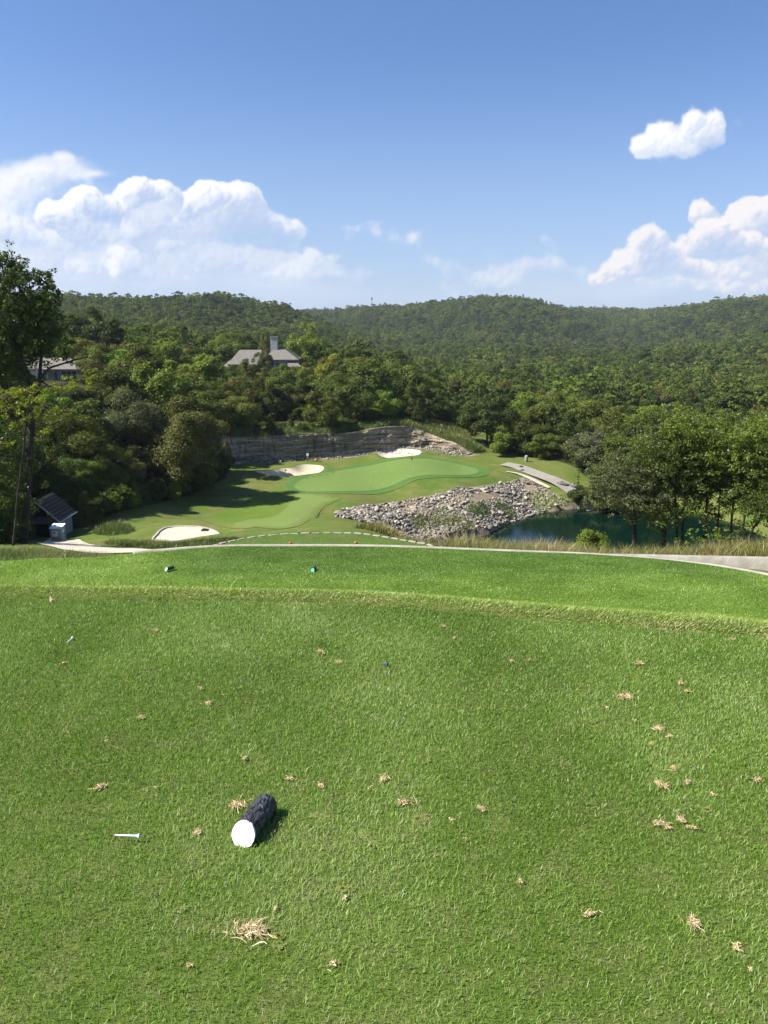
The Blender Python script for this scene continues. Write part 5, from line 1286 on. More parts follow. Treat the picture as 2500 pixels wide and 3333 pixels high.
def strands(center, rad, n_, rg, thick=.0013, hgt=.012, zf=tee_z):
    V = []; F = []; rn = []; b = 0; ca = rg.uniform(0, math.pi); el_ = rg.uniform(.45, .85); nb = int(rg.integers(2, 5))
    hub = [(rg.normal(0, .30), rg.normal(0, .30)*el_, rg.uniform(0, math.pi)) for _ in range(nb)]
    for i in range(n_):
        hx, hy, ha = hub[int(rg.integers(0, nb))]; px_ = hx+rg.normal(0, .20); py_ = hy+rg.normal(0, .16)*el_
        loose = rg.random() < .10
        if loose: px_, py_ = rg.normal(0, .75), rg.normal(0, .5)
        p = np.array([center[0]+rad*(px_*math.cos(ca)-py_*math.sin(ca)), center[1]+rad*(px_*math.sin(ca)+py_*math.cos(ca))])
        L = rad*rg.uniform(.35, 1.15); d = ca+ha+rg.normal(0, .8)+(math.pi if rg.random() < .5 else 0); k = rg.normal(0, .7); k2 = rg.normal(0, .8)
        z0 = rg.uniform(.005, max(hgt, .006)) if not loose else .012; zs = rg.normal(0, .28)
        p = p-np.array([math.cos(d), math.sin(d)])*L*.5
        for q in range(6):
            f = q/5; a_ = d+k*f+k2*f*f; p = p+np.array([math.cos(a_), math.sin(a_)])*L/6
            z = float(zf(np.array([p[0]]), np.array([p[1]]))[0])+min(.03, max(.006, z0+zs*L*(f-.5)+.2*L*f*(1-f))); w_ = thick*(.6+.4*math.sin(math.pi*f)); nx, ny = -math.sin(a_)*w_*.5, math.cos(a_)*w_*.5
            V += [(p[0]-nx, p[1]-ny, z), (p[0]+nx, p[1]+ny, z+w_*.5)]
            if q: F.append((b+2*q-2, b+2*q-1, b+2*q+1, b+2*q))
        rn += [rg.random()]*5; b += 12
    return V, F, rn
def divots():
    rg = np.random.default_rng(17)
    for (u, v, s, words) in DIVOTS:
        x, y, _ = Pz(u, v, 0)
        if edge_d(np.array([x]), np.array([y]))[0] > -.01: y -= .05
        rad = s/2500*(y*CP+CAMH*SP)*.56
        n_ = int(10+s*2.1); V, F, rn = strands((x, y), rad, n_, rg)
        cz = float(tee_z(np.array([x]), np.array([y]))[0]); V = [(a_-x, b_-y, c_-cz) for a_, b_, c_ in V]
        o = link('straw_clump', mesh_np('straw_clump', V, F, M['straw'], [('rnd','FACE',rn)]), loc=(x, y, cz))
        tag(o, words or 'tiny wisp of pale dead grass on the mown turf', 'straw clump', 'clumps of dead grass on the upper tee')
divots()
def worn_spots():
    rg = np.random.default_rng(23)
    words = ['matted pale worn patch right of the black log', 'matted pale worn patch below the dense straw clump near the middle', 'small worn patch between the black log and the centre', 'thin worn patch beside the largest straw clump', 'long worn streak near the centre of the lower turf', 'faint worn patch below left of the black log', 'faint worn patch on the right of the turf', 'small worn patch just below the largest straw clump']
    for (bx_, by_, br), w_ in zip(BW, words):
        V, F, rn = strands((bx_, by_), br*1.25, 120, rg, .0011, .0085); cz = float(tee_z(np.array([bx_]), np.array([by_]))[0]); V = [(a_-bx_, b_-by_, cz*0+min(c_-cz, .0075)) for a_, b_, c_ in V]
        o = link('worn_patch', mesh_np('worn_patch', V, F, M['rough'], [('rnd', 'FACE', [r*.28+.72 for r in rn])]), loc=(bx_, by_, cz)); tag(o, w_, 'worn patch', 'worn patches on the upper tee')
worn_spots()

# ------------------------------------------------------------------ tee markers made of logs
def m_bark_paint(name, c):
    def f(t, b):
        p = t.new('ShaderNodeTexCoord').outputs['Object']
        n1 = t.noise(t.vmath('MULTIPLY', p, (1, .35, 1)), 120, 5, .65, .4)
        t.put(b.inputs['Base Color'], t.mix(t.smooth(n1, .38, .62), tuple(q*.3 for q in c), tuple(q*1.5 for q in c)))
        bump(t, b, n1, .8, .004)
    return material(name, f, .5, .4)
M['blacklog'] = m_bark_paint('black_painted_bark', (.036,.037,.042)); M['greenlog'] = m_bark_paint('dark_green_bark', (.03,.042,.045))
M['whitep'] = simple('white_paint', (.88,.88,.88), (.80,.81,.82), 30, .5, .1, 80, True)
M['greenp'] = simple('pale_green_paint', (.42,.78,.60), rough=.5); M['greenp2'] = simple('green_paint', (.12,.50,.30), rough=.5)
M['orange'] = simple('orange_paint', (.55,.16,.06), (.42,.12,.05), 20, .5)
def log_marker(p0, p1, r, bark, face, tilt, label, facelabel, name='log_tee_marker', group=None, seed=1):
    """log lying from p0 (painted end, near) to p1, painted face cut on a slant"""
    rg = np.random.default_rng(seed); p0 = Vector(p0); p1 = Vector(p1); ax = (p1-p0); L = ax.length; ax.normalize()
    sx = ax.cross(Vector((0,0,1))).normalized(); up = sx.cross(ax).normalized(); nu, nl = 120, 64
    o = empty(name, p0-Vector((0,0,r)), label, 'tee marker', group); org = Vector(o.location)
    ph = np.linspace(0, 2*math.pi, nu, endpoint=False); V = []; F = []
    for j in range(nl+1):
        f = j/nl
        for k in range(nu):
            a_ = ph[k]; c_, s_ = math.cos(a_), math.sin(a_)
            kk = k*72/120; fur = float(vnoise(np.array([kk*.42+100*seed+1.3*float(vnoise(np.array([kk*.1]), np.array([f*6.0]))[0])]), np.array([f*L/r*1.5+3]))[0]); fur = abs(fur-.5)*2
            rr = r*(1+.10*(min(fur*2.2, 1)-.8)+.05*(float(vnoise(np.array([kk*1.1+7*seed]), np.array([j*.55]))[0])-.5))*(1-.02*f) if 0 < j < nl else r*(1+.06*(fur-.6))
            st = (s_*r)*math.tan(tilt)*(1-f)            # slanted front cut: the top is set back
            P_ = p0+ax*(f*L+st)+sx*(c_*rr)+up*(s_*rr); V.append(tuple(P_-org))
    for j in range(nl):
        for k in range(nu): F.append((j*nu+k, j*nu+(k+1) % nu, (j+1)*nu+(k+1) % nu, (j+1)*nu+k))
    body = link('bark', mesh_np('bark', V, F, bark, smooth=False), o)
    bm = bmesh.new(); bm.from_mesh(body.data); bm.faces.new([bm.verts[k] if 0 else list(bm.verts)[nl*nu+k] for k in range(nu)]); bmesh.ops.recalc_face_normals(bm, faces=bm.faces); bm.to_mesh(body.data); bm.free()
    bm = bmesh.new(); ring = [bm.verts.new(Vector(V[k])*1.0-ax*.0025) for k in range(nu)]; ring2 = [bm.verts.new(Vector(V[k])+ax*.004) for k in range(nu)]
    bm.faces.new(ring)
    for k in range(nu): bm.faces.new((ring[k], ring[(k+1) % nu], ring2[(k+1) % nu], ring2[k]))
    bmesh.ops.recalc_face_normals(bm, faces=bm.faces)
    f = bmo('painted_end', bm, face, o); f['label'] = facelabel; return o
ra = .036
log_marker(Pz(793,2716,.025), Pz(868,2617,.025), ra, M['blacklog'], M['whitep'], R(23), 'black painted log lying on the turf with its slanted cut end painted white', 'bright white painted cut end', seed=3)
def deck_marker(u, v, ang, face, lab, fl, z, r, L, bark, seed):
    x, y, _ = Pz(u, v, z); a_ = R(ang); d = Vector((math.sin(a_), math.cos(a_), 0)); c = Vector((x, y, z+r))
    log_marker(c-d*L*.5, c+d*L*.5, r, bark, face, R(30), lab, fl, seed=seed, group='log markers on the lower tee')
deck_marker(553,1855,38,M['greenp'],'log tee marker with pale mint painted end, left one on the lower tee','pale mint painted cut end',D2,.042,.21,M['greenlog'],5)
deck_marker(1022,1857,12,M['greenp2'],'log tee marker with green painted end, right one on the lower tee','green painted cut end',D2,.042,.21,M['greenlog'],6)
for u, v, lb in ((945,1770,'small rusty orange tee marker, left one on the forward tee'),(1158,1769,'small rusty orange tee marker, right one on the forward tee')):
    x, y, _ = Pz(u, v, D3); bm = bmesh.new(); bmesh.ops.create_icosphere(bm, subdivisions=3, radius=.055)
    for q in bm.verts: q.co.z = max(q.co.z, -.035); q.co.x *= 1.1
    tag(bmo('ball_tee_marker', bm, M['orange'], smooth=True, loc=(x, y, D3+.035)), lb, 'tee marker', 'orange markers on the forward tee')
# wooden tees
def golf_tee(p0, p1, mat, label, s=1.0):
    p0, p1 = Vector(p0), Vector(p1); ax = (p1-p0).normalized(); L = (p1-p0).length; o = None
    prof = [(0,.0004),(.10,.0016),(.25,.0021),(.82,.0022),(.90,.0028),(.97,.0052),(1.0,.0056)]
    path = [p0+ax*L*f-p0 for f, _ in prof]; V, F = tube(path, [r*s for _, r in prof], 14)
    V.append(tuple(path[-1]-ax*.002)); n_ = len(prof); F2 = [(len(V)-1, (n_-1)*14+(k+1) % 14, (n_-1)*14+k) for k in range(14)]
    me = bpy.data.meshes.new('golf_tee'); me.from_pydata([tuple(v) for v in V], [], F+F2); me.materials.append(mat)
    for q in me.polygons: q.use_smooth = True
    tag(link('golf_tee', me, loc=p0), label, 'golf tee')
M['teewhite'] = simple('grey_white_paint', (.62,.66,.74), rough=.45); M['teeblue'] = simple('blue_paint', (.06,.10,.28), rough=.4)
golf_tee(Pz(372,2718,.016), Pz(454,2721,.019), M['teewhite'], 'pale grey wooden golf tee lying on the turf left of the black log', 1.25)
golf_tee(Pz(218,2092,.014), Pz(236,2076,.018), M['teewhite'], 'white golf tee lying far up the turf at the left', 1.1)
golf_tee(Pz(1245,2156,.014), Pz(1262,2162,.017), M['teeblue'], 'broken dark blue golf tee high up near the centre of the turf', 1.2)
def small_leaf(u, v, c, label, size, zf=tee_z):
    x, y, _ = Pz(u, v, .01); z = float(zf(np.array([x]), np.array([y]))[0])
    bm = bmesh.new(); pts = [(0,-1,0),(.35,-.5,.1),(.25,-.2,.05),(.6,.1,.2),(.25,.3,.1),(.3,.7,.15),(0,1,.3),(-.3,.7,.1),(-.25,.3,.02),(-.6,.1,.12),(-.25,-.2,0),(-.35,-.5,.08)]
    cz = bm.verts.new((0,0,.04*size)); vs = [bm.verts.new((a_*size*.7, b_*size, c_*size)) for a_, b_, c_ in pts]
    for k in range(len(vs)): bm.faces.new((cz, vs[k], vs[(k+1) % len(vs)]))
    m = simple('dry_leaf', c, rough=.7)
    tag(bmo('fallen_leaf', bm, m, loc=(x, y, z+.018), rot=(.3,.2,random.uniform(0,6))), label, 'leaf')
small_leaf(1983, 2034, (.42,.16,.09), 'reddish brown fallen leaf lying in the mower cut at the tee rim', .022)
small_leaf(165, 1957, (.40,.30,.18), 'curled tan fallen leaf at the left end of the tee rim', .024)
small_leaf(2312, 1898, (.05,.08,.02), 'dark fallen leaf on the right half of the lower tee', .10, zf=lambda x, y: np.full(np.shape(x), D2))
#@@PART5
# ------------------------------------------------------------------ tall grass patches
def patch(name, poly, n_, h, w, mat, label, seed, zf=tz, lean=(.1,.9), clump=.6, lo=0.0):
    rg = np.random.default_rng(seed); bx = [p[0] for p in poly]; by = [p[1] for p in poly]
    X = rg.uniform(min(bx), max(bx), n_*4); Y = rg.uniform(min(by), max(by), n_*4); s = poly_sd(X, Y, poly); k = s > 0; X, Y, s = X[k], Y[k], s[k]
    f = fbm(X*clump+seed, Y*clump, 4); k = rg.random(len(X)) < sstep(f, .30, .55)+lo; X, Y, s, f = X[k][:n_], Y[k][:n_], s[k][:n_], f[k][:n_]
    m = len(X); hh = rg.uniform(h[0], h[1], m)*(.55+.9*f)*(.5+.5*sstep(s, 0, .8)); 
    return blade_obj(name, np.column_stack([X, Y, zf(X, Y)-.02]), hh, rg.uniform(w*.6, w*1.3, m), rg.uniform(0, 6.283, m), rg.uniform(lean[0], lean[1], m), np.clip(.5+1.5*(f-.5)+rg.normal(0, .22, m), 0, 1), mat, label)
PX = lambda pts: [Py(u, 1700, y)[:2] for u, y in pts]
patch('tall_grass', PX([(1380,29.5),(1500,27),(1800,25.5),(2150,25),(2500,23.5),(2800,22.5),(2850,34),(2500,37),(2000,37),(1700,36),(1450,33.5)]), 46000, (.35,.85), .017, M['tall'], 'band of tall yellowing wild grass between the curb wall and the pond', 1, clump=.45, lo=.35)
patch('tall_grass', PX([(1180,38),(1500,36),(1700,38),(2000,41),(2600,42),(2600,58),(1900,56),(1500,52),(1280,46)]), 30000, (.35,.8), .022, M['tall'], 'tall pale grass on the slope down to the pond behind the front band', 2, clump=.3, lo=.3)
patch('tall_grass', [hit(u, v) for u, v in [(1150,1718),(1210,1716),(1300,1740),(1420,1752),(1560,1752),(1620,1775),(1480,1775),(1300,1760)]]+[], 14000, (.3,.75), .05, M['tall'], 'ribbon of weedy grass along the lower edge of the rock bank', 3, clump=.3, lo=.5)
patch('tall_grass', PX([(-500,24.5),(-200,24),(200,23.6),(470,23.2),(620,24.5),(560,30),(350,34),(0,36),(-500,36)]), 36000, (.2,.48), .015, M['tallg'], 'dark green unmown grass in the shade left of the lower tee', 4, clump=.5, lo=.25)
patch('tall_grass', [hit(u, v) for u, v in [(330,1765),(400,1762),(500,1770),(600,1774),(700,1766),(790,1756),(790,1768),(700,1784),(560,1787),(430,1784),(350,1775)]], 7000, (.2,.5), .03, M['tallg'], 'tufts of tall green grass in front of the cream turning pad', 5, clump=.7, lo=.3)
patch('tall_grass', [hit(u, v) for u, v in [(300,1735),(330,1722),(365,1718),(400,1706),(425,1716),(440,1730),(410,1740),(360,1745),(320,1742)]], 2600, (.3,1.0), .03, M['tallg'], 'pale clump of tall weeds left of the turning pad', 6, clump=.8, lo=.5)
# brush on top of the cliff
def cliff_top(d0, d1, t0, t1):
    j0, j1 = int(t0*(len(CL)-1)), int(t1*(len(CL)-1)); L = []; Rr = []
    for j in range(j0, j1+1, 2):
        a_ = CL[max(j-1,0)]; b_ = CL[min(j+1,len(CL)-1)]; tx, ty = b_[0]-a_[0], b_[1]-a_[1]; q = math.hypot(tx, ty); nx, ny = -ty/q, tx/q
        L.append((CL[j][0]+nx*d0, CL[j][1]+ny*d0)); Rr.append((CL[j][0]+nx*d1, CL[j][1]+ny*d1))
    return L+Rr[::-1]
patch('brush', cliff_top(.8, 5.5, .03, .99), 26000, (.35,1.1), .06, M['tallg'], 'weedy brush along the top of the rock cliff', 7, clump=.25, lo=.25)
patch('brush', [hit(u, v, 118, 260) for u, v in [(1300,1350),(1380,1352),(1480,1390),(1540,1430),(1560,1470),(1500,1455),(1430,1440),(1350,1405)]], 20000, (.3,.9), .06, M['tall'], 'sunny yellow-green brush on the slope above the right end of the cliff', 8, clump=.2, lo=.6)
for k, (u, v, r_, m_) in enumerate([(1440,1690,2.0,'tallg'),(1545,1668,1.3,'tallg'),(1575,1660,1.2,'tallg'),(1645,1662,1.3,'tallg'),(1380,1712,1.6,'tallg'),(1770,1640,2.6,'rough'),(1830,1640,2.2,'rough'),(1500,1712,2.0,'tall')]):
    c = hit(u, v); poly = [(c[0]+math.cos(t_)*r_, c[1]+math.sin(t_)*r_*1.3) for t_ in np.linspace(0, 6.28, 14)[:-1]]
    patch('weeds', poly, 650, (.25,.8), .05, M[m_], ['low spiky green weeds growing among the grey boulders','patch of bright green weeds at the waterline of the rock bank'][m_ == 'rough'], 30+k, clump=.5, lo=.8)

# ------------------------------------------------------------------ pump shed and its cabinet
def m_shingle():
    def f(t, b):
        p = t.new('ShaderNodeTexCoord').outputs['Object']
        n1 = t.noise(t.vmath('MULTIPLY', p, (8, 8, 8)), 1.0, 4, .6)
        w = t.new('ShaderNodeTexBrick'); w.inputs['Scale'].default_value = 4.0; w.inputs['Color1'].default_value = (.105,.078,.062,1); w.inputs['Color2'].default_value = (.145,.110,.088,1); w.inputs['Mortar'].default_value = (.03,.024,.02,1)
        w.inputs['Mortar Size'].default_value = .02; t.put(w.inputs['Vector'], t.vmath('MULTIPLY', p, (1, 1.0, 1)))
        t.put(b.inputs['Base Color'], t.mix(t.math('MULTIPLY', n1, .5), w.outputs[0], (.09,.07,.058)))
    return material('brown_shingles', f, .9, .15)
M['shingle'] = m_shingle()
def m_siding(name, c):
    def f(t, b):
        p = t.new('ShaderNodeTexCoord').outputs['Object']; sx = t.new('ShaderNodeSeparateXYZ'); t.put(sx.inputs[0], p)
        g = t.math('FRACT', t.math('MULTIPLY', sx.outputs[2], 5.0))
        t.put(b.inputs['Base Color'], t.mix(t.smooth(t.noise(p, 4, 4, .6), .35, .65), c, tuple(q*.8 for q in c)))
        bump(t, b, g, .5, .02)
    return material(name, f, .8, .2)
M['siding'] = m_siding('grey_siding', (.24,.26,.27)); M['cream'] = m_siding('cream_siding', (.42,.42,.38))
M['roofgrey'] = simple('weathered_shakes', (.13,.12,.105), (.19,.175,.152), 2.5, .95, .4, 14)
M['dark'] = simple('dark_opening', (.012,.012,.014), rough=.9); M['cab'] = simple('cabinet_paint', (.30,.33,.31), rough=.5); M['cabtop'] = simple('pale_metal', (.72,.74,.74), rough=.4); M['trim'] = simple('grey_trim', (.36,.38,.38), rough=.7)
def prism(name, pts_front, y0, y1, mat, parent, loc=(0,0,0)):
    n_ = len(pts_front); V = [(x, y0, z) for x, z in pts_front]+[(x, y1, z) for x, z in pts_front]
    bm = bmesh.new(); vs = [bm.verts.new(v) for v in V]; bm.faces.new(vs[:n_]); bm.faces.new(vs[n_:][::-1])
    for k in range(n_): bm.faces.new((vs[k], vs[k+n_], vs[(k+1) % n_+n_], vs[(k+1) % n_]))
    bmesh.ops.recalc_face_normals(bm, faces=bm.faces); return bmo(name, bm, mat, parent)
def slab(name, a, b, c, d, th, mat, parent):
    """a flat board through four corners with thickness"""
    a, b, c, d = map(Vector, (a, b, c, d)); n_ = (b-a).cross(d-a).normalized()*th; bm = bmesh.new(); q = [bm.verts.new(v) for v in (a, b, c, d)]+[bm.verts.new(v-n_) for v in (a, b, c, d)]
    bm.faces.new(q[:4]); bm.faces.new(q[4:][::-1])
    for k in range(4): bm.faces.new((q[k], q[k+4], q[(k+1) % 4+4], q[(k+1) % 4]))
    bmesh.ops.recalc_face_normals(bm, faces=bm.faces); return bmo(name, bm, mat, parent)
def shed():
    x0, y0, z0 = -28.45, 61.2, -15.65
    o = empty('pump_shed', (x0, y0, z0), 'small grey shed with a steep brown shingle roof beside the left path', 'shed')
    W_ = 1.55; D_ = 3.0; H = 1.55; RZ = 3.25; ov = .38
    bm = bmesh.new(); box(bm, -W_, W_, .28, D_, -.6, H); bmo('wall', bm, M['siding'], o)
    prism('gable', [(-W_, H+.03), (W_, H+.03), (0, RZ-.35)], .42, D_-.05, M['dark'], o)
    ex = W_+ov; ez = H-.08
    roof = slab('roof', (0, -.20, RZ), (ex, -.20, ez), (ex, D_+.3, ez), (0, D_+.3, RZ), .10, M['shingle'], o); slab('roof', (0, D_+.3, RZ), (-ex, D_+.3, ez), (-ex, -.20, ez), (0, -.20, RZ), .10, M['shingle'], o)
    # raised courses across the slope
    n_ = 8; dv = Vector((ex, 0, ez-RZ)); nn = Vector((RZ-ez, 0, ex)).normalized()
    for k in range(1, n_+1):
        c = Vector((0, 0, RZ))+dv*(k/n_); p = c+nn*.045
        a = Vector((p.x, -.22, p.z)); b_ = Vector((p.x, D_+.32, p.z)); e = dv.normalized()*.045
        slab('batten', a-e, b_-e, b_+e, a+e, -.05, M['dark'] if k < n_ else M['trim'], o)
    for s in (1, -1): slab('barge_board', (0, -.23, RZ+.03), (s*ex, -.23, ez+.03), (s*ex, -.23, ez-.12), (0, -.23, RZ-.14), .03, M['trim'], o)
    slab('skirt_roof', (-ex, .40, H+.18), (ex, .40, H+.18), (ex+.02, -.35, H-.22), (-ex, -.35, H-.22), .06, M['shingle'], o)
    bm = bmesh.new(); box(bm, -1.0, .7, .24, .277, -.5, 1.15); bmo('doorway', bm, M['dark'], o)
    for s in (-W_+.06, W_-.06): 
        bm = bmesh.new(); box(bm, s-.06, s+.06, -.25, -.13, -.7, H-.28); bmo('post', bm, M['trim'], o)
    # cabinet
    cx_, cy_, _ = Pz(189, 1752, -15.75); cx_ = a_of(189, 1752)*59.6; cy_ = 59.6; zc = gz(cx_, cy_)
    c = empty('electrical_cabinet', (cx_, cy_, zc), 'grey electrical cabinet with a pale sloping top in front of the shed', 'cabinet')
    bm = bmesh.new(); box(bm, -.45, .45, -.32, .5, -.3, 1.12); bmo('body', bm, M['cab'], c, bevel=.012)
    slab('lid', (-.49, -.38, 1.14), (.49, -.38, 1.14), (.49, .55, 1.32), (-.49, .55, 1.32), .04, M['cabtop'], c)
    bm = bmesh.new(); box(bm, -.28, .12, -.42, -.325, .48, .92); mb = bmo('meter_box', bm, M['cabtop'], c, bevel=.01)
    bm = bmesh.new(); bmesh.ops.create_cone(bm, cap_ends=True, segments=20, radius1=.08, radius2=.07, depth=.05, matrix=Matrix.Translation((-.08, -.445, .78))@Matrix.Rotation(math.pi/2, 4, 'X')); bmo('meter_dial', bm, M['black'], mb)
    bm = bmesh.new(); box(bm, .452, .47, -.05, .15, .72, .95); bmo('notice_plate', bm, M['whitep'], c)
    bm = bmesh.new(); box(bm, .452, .49, .22, .28, .55, .66); bmo('latch', bm, M['black'], c)
shed()

# ------------------------------------------------------------------ houses
M['glass'] = simple('window_glass', (.04,.055,.06), rough=.12, spec=.5); M['frame'] = simple('window_frame', (.50,.52,.46), rough=.6); M['bluedoor'] = simple('pale_blue_paint', (.46,.58,.72), rough=.6)
M['wood'] = simple('dark_deck_wood', (.075,.045,.038), (.11,.07,.055), 3, .9); M['chim'] = m_siding('chimney_siding', (.52,.50,.45)); M['awn'] = simple('grey_canvas', (.30,.33,.36), rough=.8)
def hip(name, x0, x1, y0, y1, ze, zr, ins0, ins1, ov, mat, parent, th=.18):
    x0 -= ov; x1 += ov; y0 -= ov; y1 += ov; ym = (y0+y1)/2; bm = bmesh.new()
    e = [bm.verts.new(v) for v in ((x0,y0,ze),(x1,y0,ze),(x1,y1,ze),(x0,y1,ze))]; lo = [bm.verts.new((v.co.x, v.co.y, ze-th)) for v in e]; r = [bm.verts.new((x0+ins0, ym, zr)), bm.verts.new((x1-ins1, ym, zr))]
    bm.faces.new((e[0], e[1], r[1], r[0])); bm.faces.new((e[1], e[2], r[1])); bm.faces.new((e[2], e[3], r[0], r[1])); bm.faces.new((e[3], e[0], r[0])); bm.faces.new(lo[::-1])
    for k in range(4): bm.faces.new((e[k], lo[k], lo[(k+1) % 4], e[(k+1) % 4]))
    bmesh.ops.recalc_face_normals(bm, faces=bm.faces); return bmo(name, bm, mat, parent)
def window(parent, x, y, z, w, h, nx=2, nz=2, mat=None, fr=None):
    bm = bmesh.new(); t_ = .07
    box(bm, -w/2, w/2, -.06, .0, -h/2, -h/2+t_); box(bm, -w/2, w/2, -.06, 0, h/2-t_, h/2)
    for k in range(nx+1):
        q = -w/2+k*(w-t_)/nx; box(bm, q, q+t_, -.065, -.003, -h/2+t_, h/2-t_)
    for k in range(1, nz): q = -h/2+k*h/nz; box(bm, -w/2+t_, w/2-t_, -.058, -.006, q-t_/2, q+t_/2)
    f = bmo('window', bm, fr or M['frame'], parent, loc=(x, y, z)); bm = bmesh.new(); box(bm, -w/2+.02, w/2-.02, -.03, -.012, -h/2+.02, h/2-.02); bmo('pane', bm, mat or M['glass'], f); return f
def house_left():
    y = 150; x1 = Py(255, 1200, y)[0]; x0 = Py(-40, 1200, y)[0]; ze = Py(200, 1201, y)[2]; zr = Py(200, 1166, y+4)[2]; zf = Py(200, 1245, y)[2]
    o = empty('house', (x0, y, zf), 'grey-roofed house with big windows and a wooden deck among the trees at left', 'house'); b = Vector(o.location)
    def L(u): return Py(u, 1220, y)[0]-b.x
    W_ = x1-x0; bm = bmesh.new(); box(bm, 0, W_, 0, 8.5, -3.5, ze-b.z); bmo('wall', bm, M['siding'], o)
    hip('roof', L(150), L(252), 0, 8.5, ze-b.z+.02, zr-b.z, 3.4, 3.4, .7, M['roofgrey'], o)
    hip('roof', 0, L(150)+2, 1.0, 8.0, ze-b.z+.05, zr-b.z+.1, 2.5, 0, .6, M['roofgrey'], o)
    window(o, L(226), 0, 1.15, 3.0, 2.1, 3, 3); window(o, L(182), 0, 1.15, .95, 2.1, 1, 1, fr=M['bluedoor']); window(o, L(193), -.0, 1.2, .35, 2.0, 1, 1, fr=M['bluedoor']); window(o, L(140), 0, 1.3, 1.8, 1.2, 2, 1)
    for u in (198, 250): bm = bmesh.new(); box(bm, L(u)-.08, L(u)+.08, -.10, -.0, -1.2, ze-b.z-.2); bmo('corner_post', bm, M['trim'], o)
    bm = bmesh.new(); box(bm, L(118), L(202), -3.0, -.01, -.25, -.05); dk = bmo('deck', bm, M['wood'], o)
    bm = bmesh.new(); box(bm, L(118), L(202), -3.0, -2.92, .85, .95); box(bm, L(118), L(202), -2.99, -2.93, .02, .09)
    for k in range(34): q = L(118)+(L(202)-L(118))*k/33; box(bm, q-.02, q+.02, -2.98, -2.94, .09, .85)
    bmo('railing', bm, M['wood'], dk)
    for u in (120, 160, 200): bm = bmesh.new(); box(bm, L(u)-.09, L(u)+.09, -2.9, -2.72, -3.5, -.25); bmo('support', bm, M['wood'], dk)
    # patio umbrella canopy to the right
    cx_ = L(272); bm = bmesh.new(); n_ = 8; top = bm.verts.new((cx_, 1, ze-b.z+.25)); rg = [bm.verts.new((cx_+1.45*math.cos(2*math.pi*k/n_), 1+1.45*math.sin(2*math.pi*k/n_), ze-b.z-.35)) for k in range(n_)]
    for k in range(n_): bm.faces.new((top, rg[k], rg[(k+1) % n_]))
    bmesh.ops.solidify(bm, geom=bm.faces[:], thickness=.03)
    um = empty('patio_umbrella', (b.x+cx_, b.y+1, b.z-.05), 'open grey patio umbrella at the right end of the left house', 'umbrella'); bm2 = bm
    bmesh.ops.translate(bm2, verts=bm2.verts, vec=(-cx_, -1, .05)); bmo('canopy', bm2, M['awn'], um)
    bm = bmesh.new(); box(bm, -.03, .03, -.03, .03, -1.5, ze-b.z+.2); bmo('pole', bm, M['trim'], um)
house_left()
def house_chimney():
    y = 200; P0 = lambda u, v, yy=y: Py(u, v, yy)
    base = P0(740, 1230); zb = gz(base[0], y+5)
    o = empty('house', (base[0], y, zb), 'large house with weathered hip roofs and a tall pale chimney on the wooded rise', 'house'); b = Vector(o.location)
    X = lambda u: P0(u, 1190)[0]-b.x; Zv = lambda v, yy=y: P0(800, v, yy)[2]-b.z
    # right wing: tall hip
    bm = bmesh.new(); box(bm, X(858), X(962), 0, 9, -1, Zv(1172)); bmo('wall', bm, M['cream'], o)
    hip('roof', X(860), X(962), 0, 9, Zv(1170), Zv(1129, y+4), 3.9, 4.6, .8, M['roofgrey'], o)
    # left wing, long roof with a flared eave to the left
    bm = bmesh.new(); box(bm, X(745), X(857), 1.25, 9.6, -1, Zv(1187)); bmo('wall', bm, M['cream'], o)
    hip('roof', X(752), X(862), 1.2, 9.6, Zv(1186), Zv(1139, y+4), 2.4, 2.6, 1.0, M['roofgrey'], o)
    slab('lower_roof', (X(722), -.2, Zv(1198)), (X(775), -.2, Zv(1198)), (X(782), 2.0, Zv(1172)), (X(745), 2.0, Zv(1176)), .15, M['roofgrey'], o)
    slab('lower_roof', (X(716), 0, Zv(1200)), (X(722), -.2, Zv(1198)), (X(745), 2.0, Zv(1176)), (X(735), 6.0, Zv(1176)), .15, M['roofgrey'], o)
    slab('lower_roof', (X(938), -2.2, Zv(1192)), (X(985), -2.2, Zv(1192)), (X(962), .3, Zv(1174)), (X(938), .3, Zv(1174)), .12, M['roofgrey'], o)
    cx_ = X(888); w = .9; c = bm = bmesh.new(); box(bm, cx_-w, cx_+w, 3.2, 4.8, Zv(1150), Zv(1099)); ch = bmo('chimney', bm, M['chim'], o)
    bm = bmesh.new(); box(bm, cx_-w-.12, cx_+w+.12, 3.08, 4.92, Zv(1099)+.002, Zv(1096)); bmo('cap', bm, M['concrete2'], ch)
    for q in (-.4, .4): bm = bmesh.new(); box(bm, cx_+q-.17, cx_+q+.17, 3.8, 4.14, Zv(1096)+.002, Zv(1094)); bmo('flue', bm, M['black'], ch)
    for u in (878, 905, 935): window(o, X(u), 0, Zv(1190), 1.2, 1.4)
house_chimney()

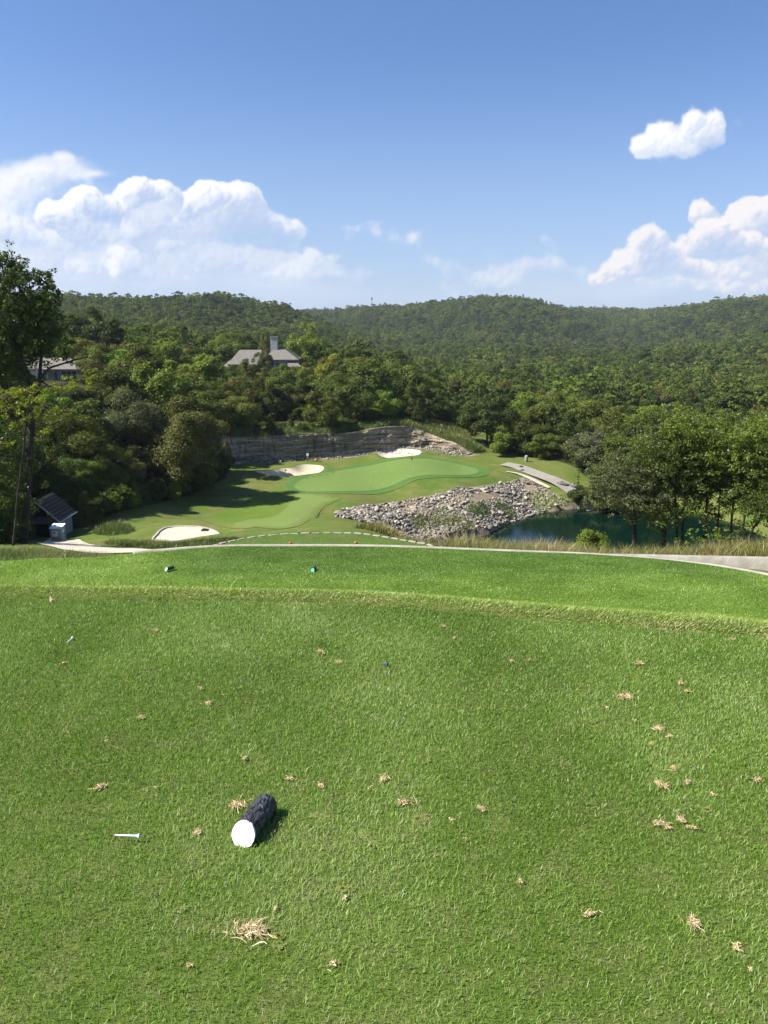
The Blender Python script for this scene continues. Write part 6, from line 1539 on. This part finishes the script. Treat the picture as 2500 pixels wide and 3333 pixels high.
# ------------------------------------------------------------------ small things round the green
def flag():
    x, y = hit(1343, 1538); z = gz(x, y)+.06
    o = empty('flagstick', (x, y, z), 'golf flagstick with a small yellow flag on the far side of the green', 'flagstick')
    V, F = tube([(0,0,0),(0,0,2.2)], [.009,.008], 8); link('pole', mesh_np('pole', V, F, M['trim']), o)
    bm = bmesh.new(); n_ = 8; g = [[bm.verts.new((-.02-.20*k/n_, .03*math.sin(k*.9), 2.15-.42*j)) for j in (0, 1)] for k in range(n_+1)]
    for k in range(n_): bm.faces.new((g[k][0], g[k+1][0], g[k+1][1], g[k][1]))
    bmesh.ops.solidify(bm, geom=bm.faces[:], thickness=.006); bmo('flag', bm, simple('yellow_cloth', (.75,.58,.10), rough=.8), o, smooth=True)
flag()
def bench():
    x, y = hit(1018, 1501); z = gz(x, y)
    o = empty('bench', (x, y, z), 'low dark bench at the foot of the cliff above the left bunker', 'bench')
    bm = bmesh.new(); box(bm, -.9, .9, -.22, .22, .42, .48); bmo('seat', bm, M['wood'], o)
    bm = bmesh.new(); box(bm, -.9, .9, .20, .24, .55, .85); bmo('backrest', bm, M['wood'], o)
    for s in (-.75, .75): bm = bmesh.new(); box(bm, s-.04, s+.04, -.2, .2, -.1, .42); box(bm, s-.04, s+.04, .2, .24, .42, .85); bmo('leg', bm, M['black'], o)
    x, y = hit(1002, 1500); z = gz(x, y); c = empty('ball_washer', (x, y, z), 'white ball washer on a post left of the dark bench', 'ball washer')
    V, F = tube([(0,0,-.1),(0,0,.75)], [.03,.03], 8); link('post', mesh_np('post', V, F, M['whitep']), c)
    bm = bmesh.new(); box(bm, -.16, .16, -.12, .12, .72, 1.10); bmo('head', bm, M['whitep'], c, bevel=.03)
    x, y = hit(1713, 1503); z = gz(x, y); c = empty('litter_bin', (x, y, z), 'grey litter bin standing in the shade by the cart path', 'bin')
    V, F = tube([(0,0,0),(0,0,.05),(0,0,.85)], [.22,.25,.25], 16); link('barrel', mesh_np('barrel', V, F, M['cab']), c)
    V, F = tube([(0,0,.85),(0,0,.90),(0,0,.98),(0,0,1.0)], [.28,.28,.16,.01], 16); link('lid', mesh_np('lid', V, F, M['cab']), c)
bench()
for u, v, s, lb in ((1695,1520,1.0,'dark boulder beside the pale end of the path spur'),(1832,1580,1.9,'large dark boulder with a flat pale top at the edge of the grass'),(1862,1583,1.3,'dark boulder leaning against the flat-topped one'),(1697,1532,.8,'smaller dark boulder below the one beside the path spur')):
    x, y = hit(u, v); me = ROCKS[3].copy(); me.materials[0] = M['stone_dark']; o = link('boulder', me, loc=(x, y, gz(x, y)+s*.15), rot=(0,0,u), scale=(s*1.1, s*.8, s*.75)); tag(o, lb, 'boulder')
def tower():
    x, y, z = Py(1210, 989, 1500); zt_ = Py(1210, 968, 1500)[2]; zg = gz(x, y)
    o = empty('cell_tower', (x, y, zg), 'slim grey cell tower rising above the distant ridge', 'tower'); H = zt_-zg; m = simple('galvanised_steel', (.30,.31,.33), rough=.6)
    V, F = tube([(0,0,-1),(0,0,H)], [.9,.55], 10); link('mast', mesh_np('mast', V, F, m), o)
    bm = bmesh.new()
    for k in range(9):
        t_ = 2*math.pi*k/9; box(bm, -.45, .45, -.2, .2, H-3.2, H, Matrix.Rotation(t_, 4, 'Z')@Matrix.Translation((0, -1.6, 0)))
    box(bm, -1.5, 1.5, -.1, .1, H-2.0, H-1.8); box(bm, -.1, .1, -1.5, 1.5, H-2.2, H-2.0); bmo('antenna', bm, m, o)
tower()
# bright gravel clearing among the cliff-top trees
drape('clearing', smooth_poly([hit(u, v, 122, 240) for u, v in [(952,1312),(990,1308),(1050,1312),(1100,1318),(1120,1330),(1080,1334),(1020,1334),(970,1328)]], 3), M['sand'], .12, .6)

# ------------------------------------------------------------------ humid summer air
def haze():
    bm = bmesh.new(); box(bm, -3500, 3500, -40, 2700, -70, 105)
    m = bpy.data.materials.new('haze'); m.use_nodes = True; t = NT(m.node_tree); t.n.clear()
    v = t.new('ShaderNodeVolumePrincipled'); v.inputs['Color'].default_value = (.80,.88,1.0,1); v.inputs['Density'].default_value = .00009; v.inputs['Anisotropy'].default_value = .2
    o = t.new('ShaderNodeOutputMaterial'); t.l.new(v.outputs[0], o.inputs['Volume'])
    q = bmo('haze', bm, m); tag(q, kind='stuff')
haze()
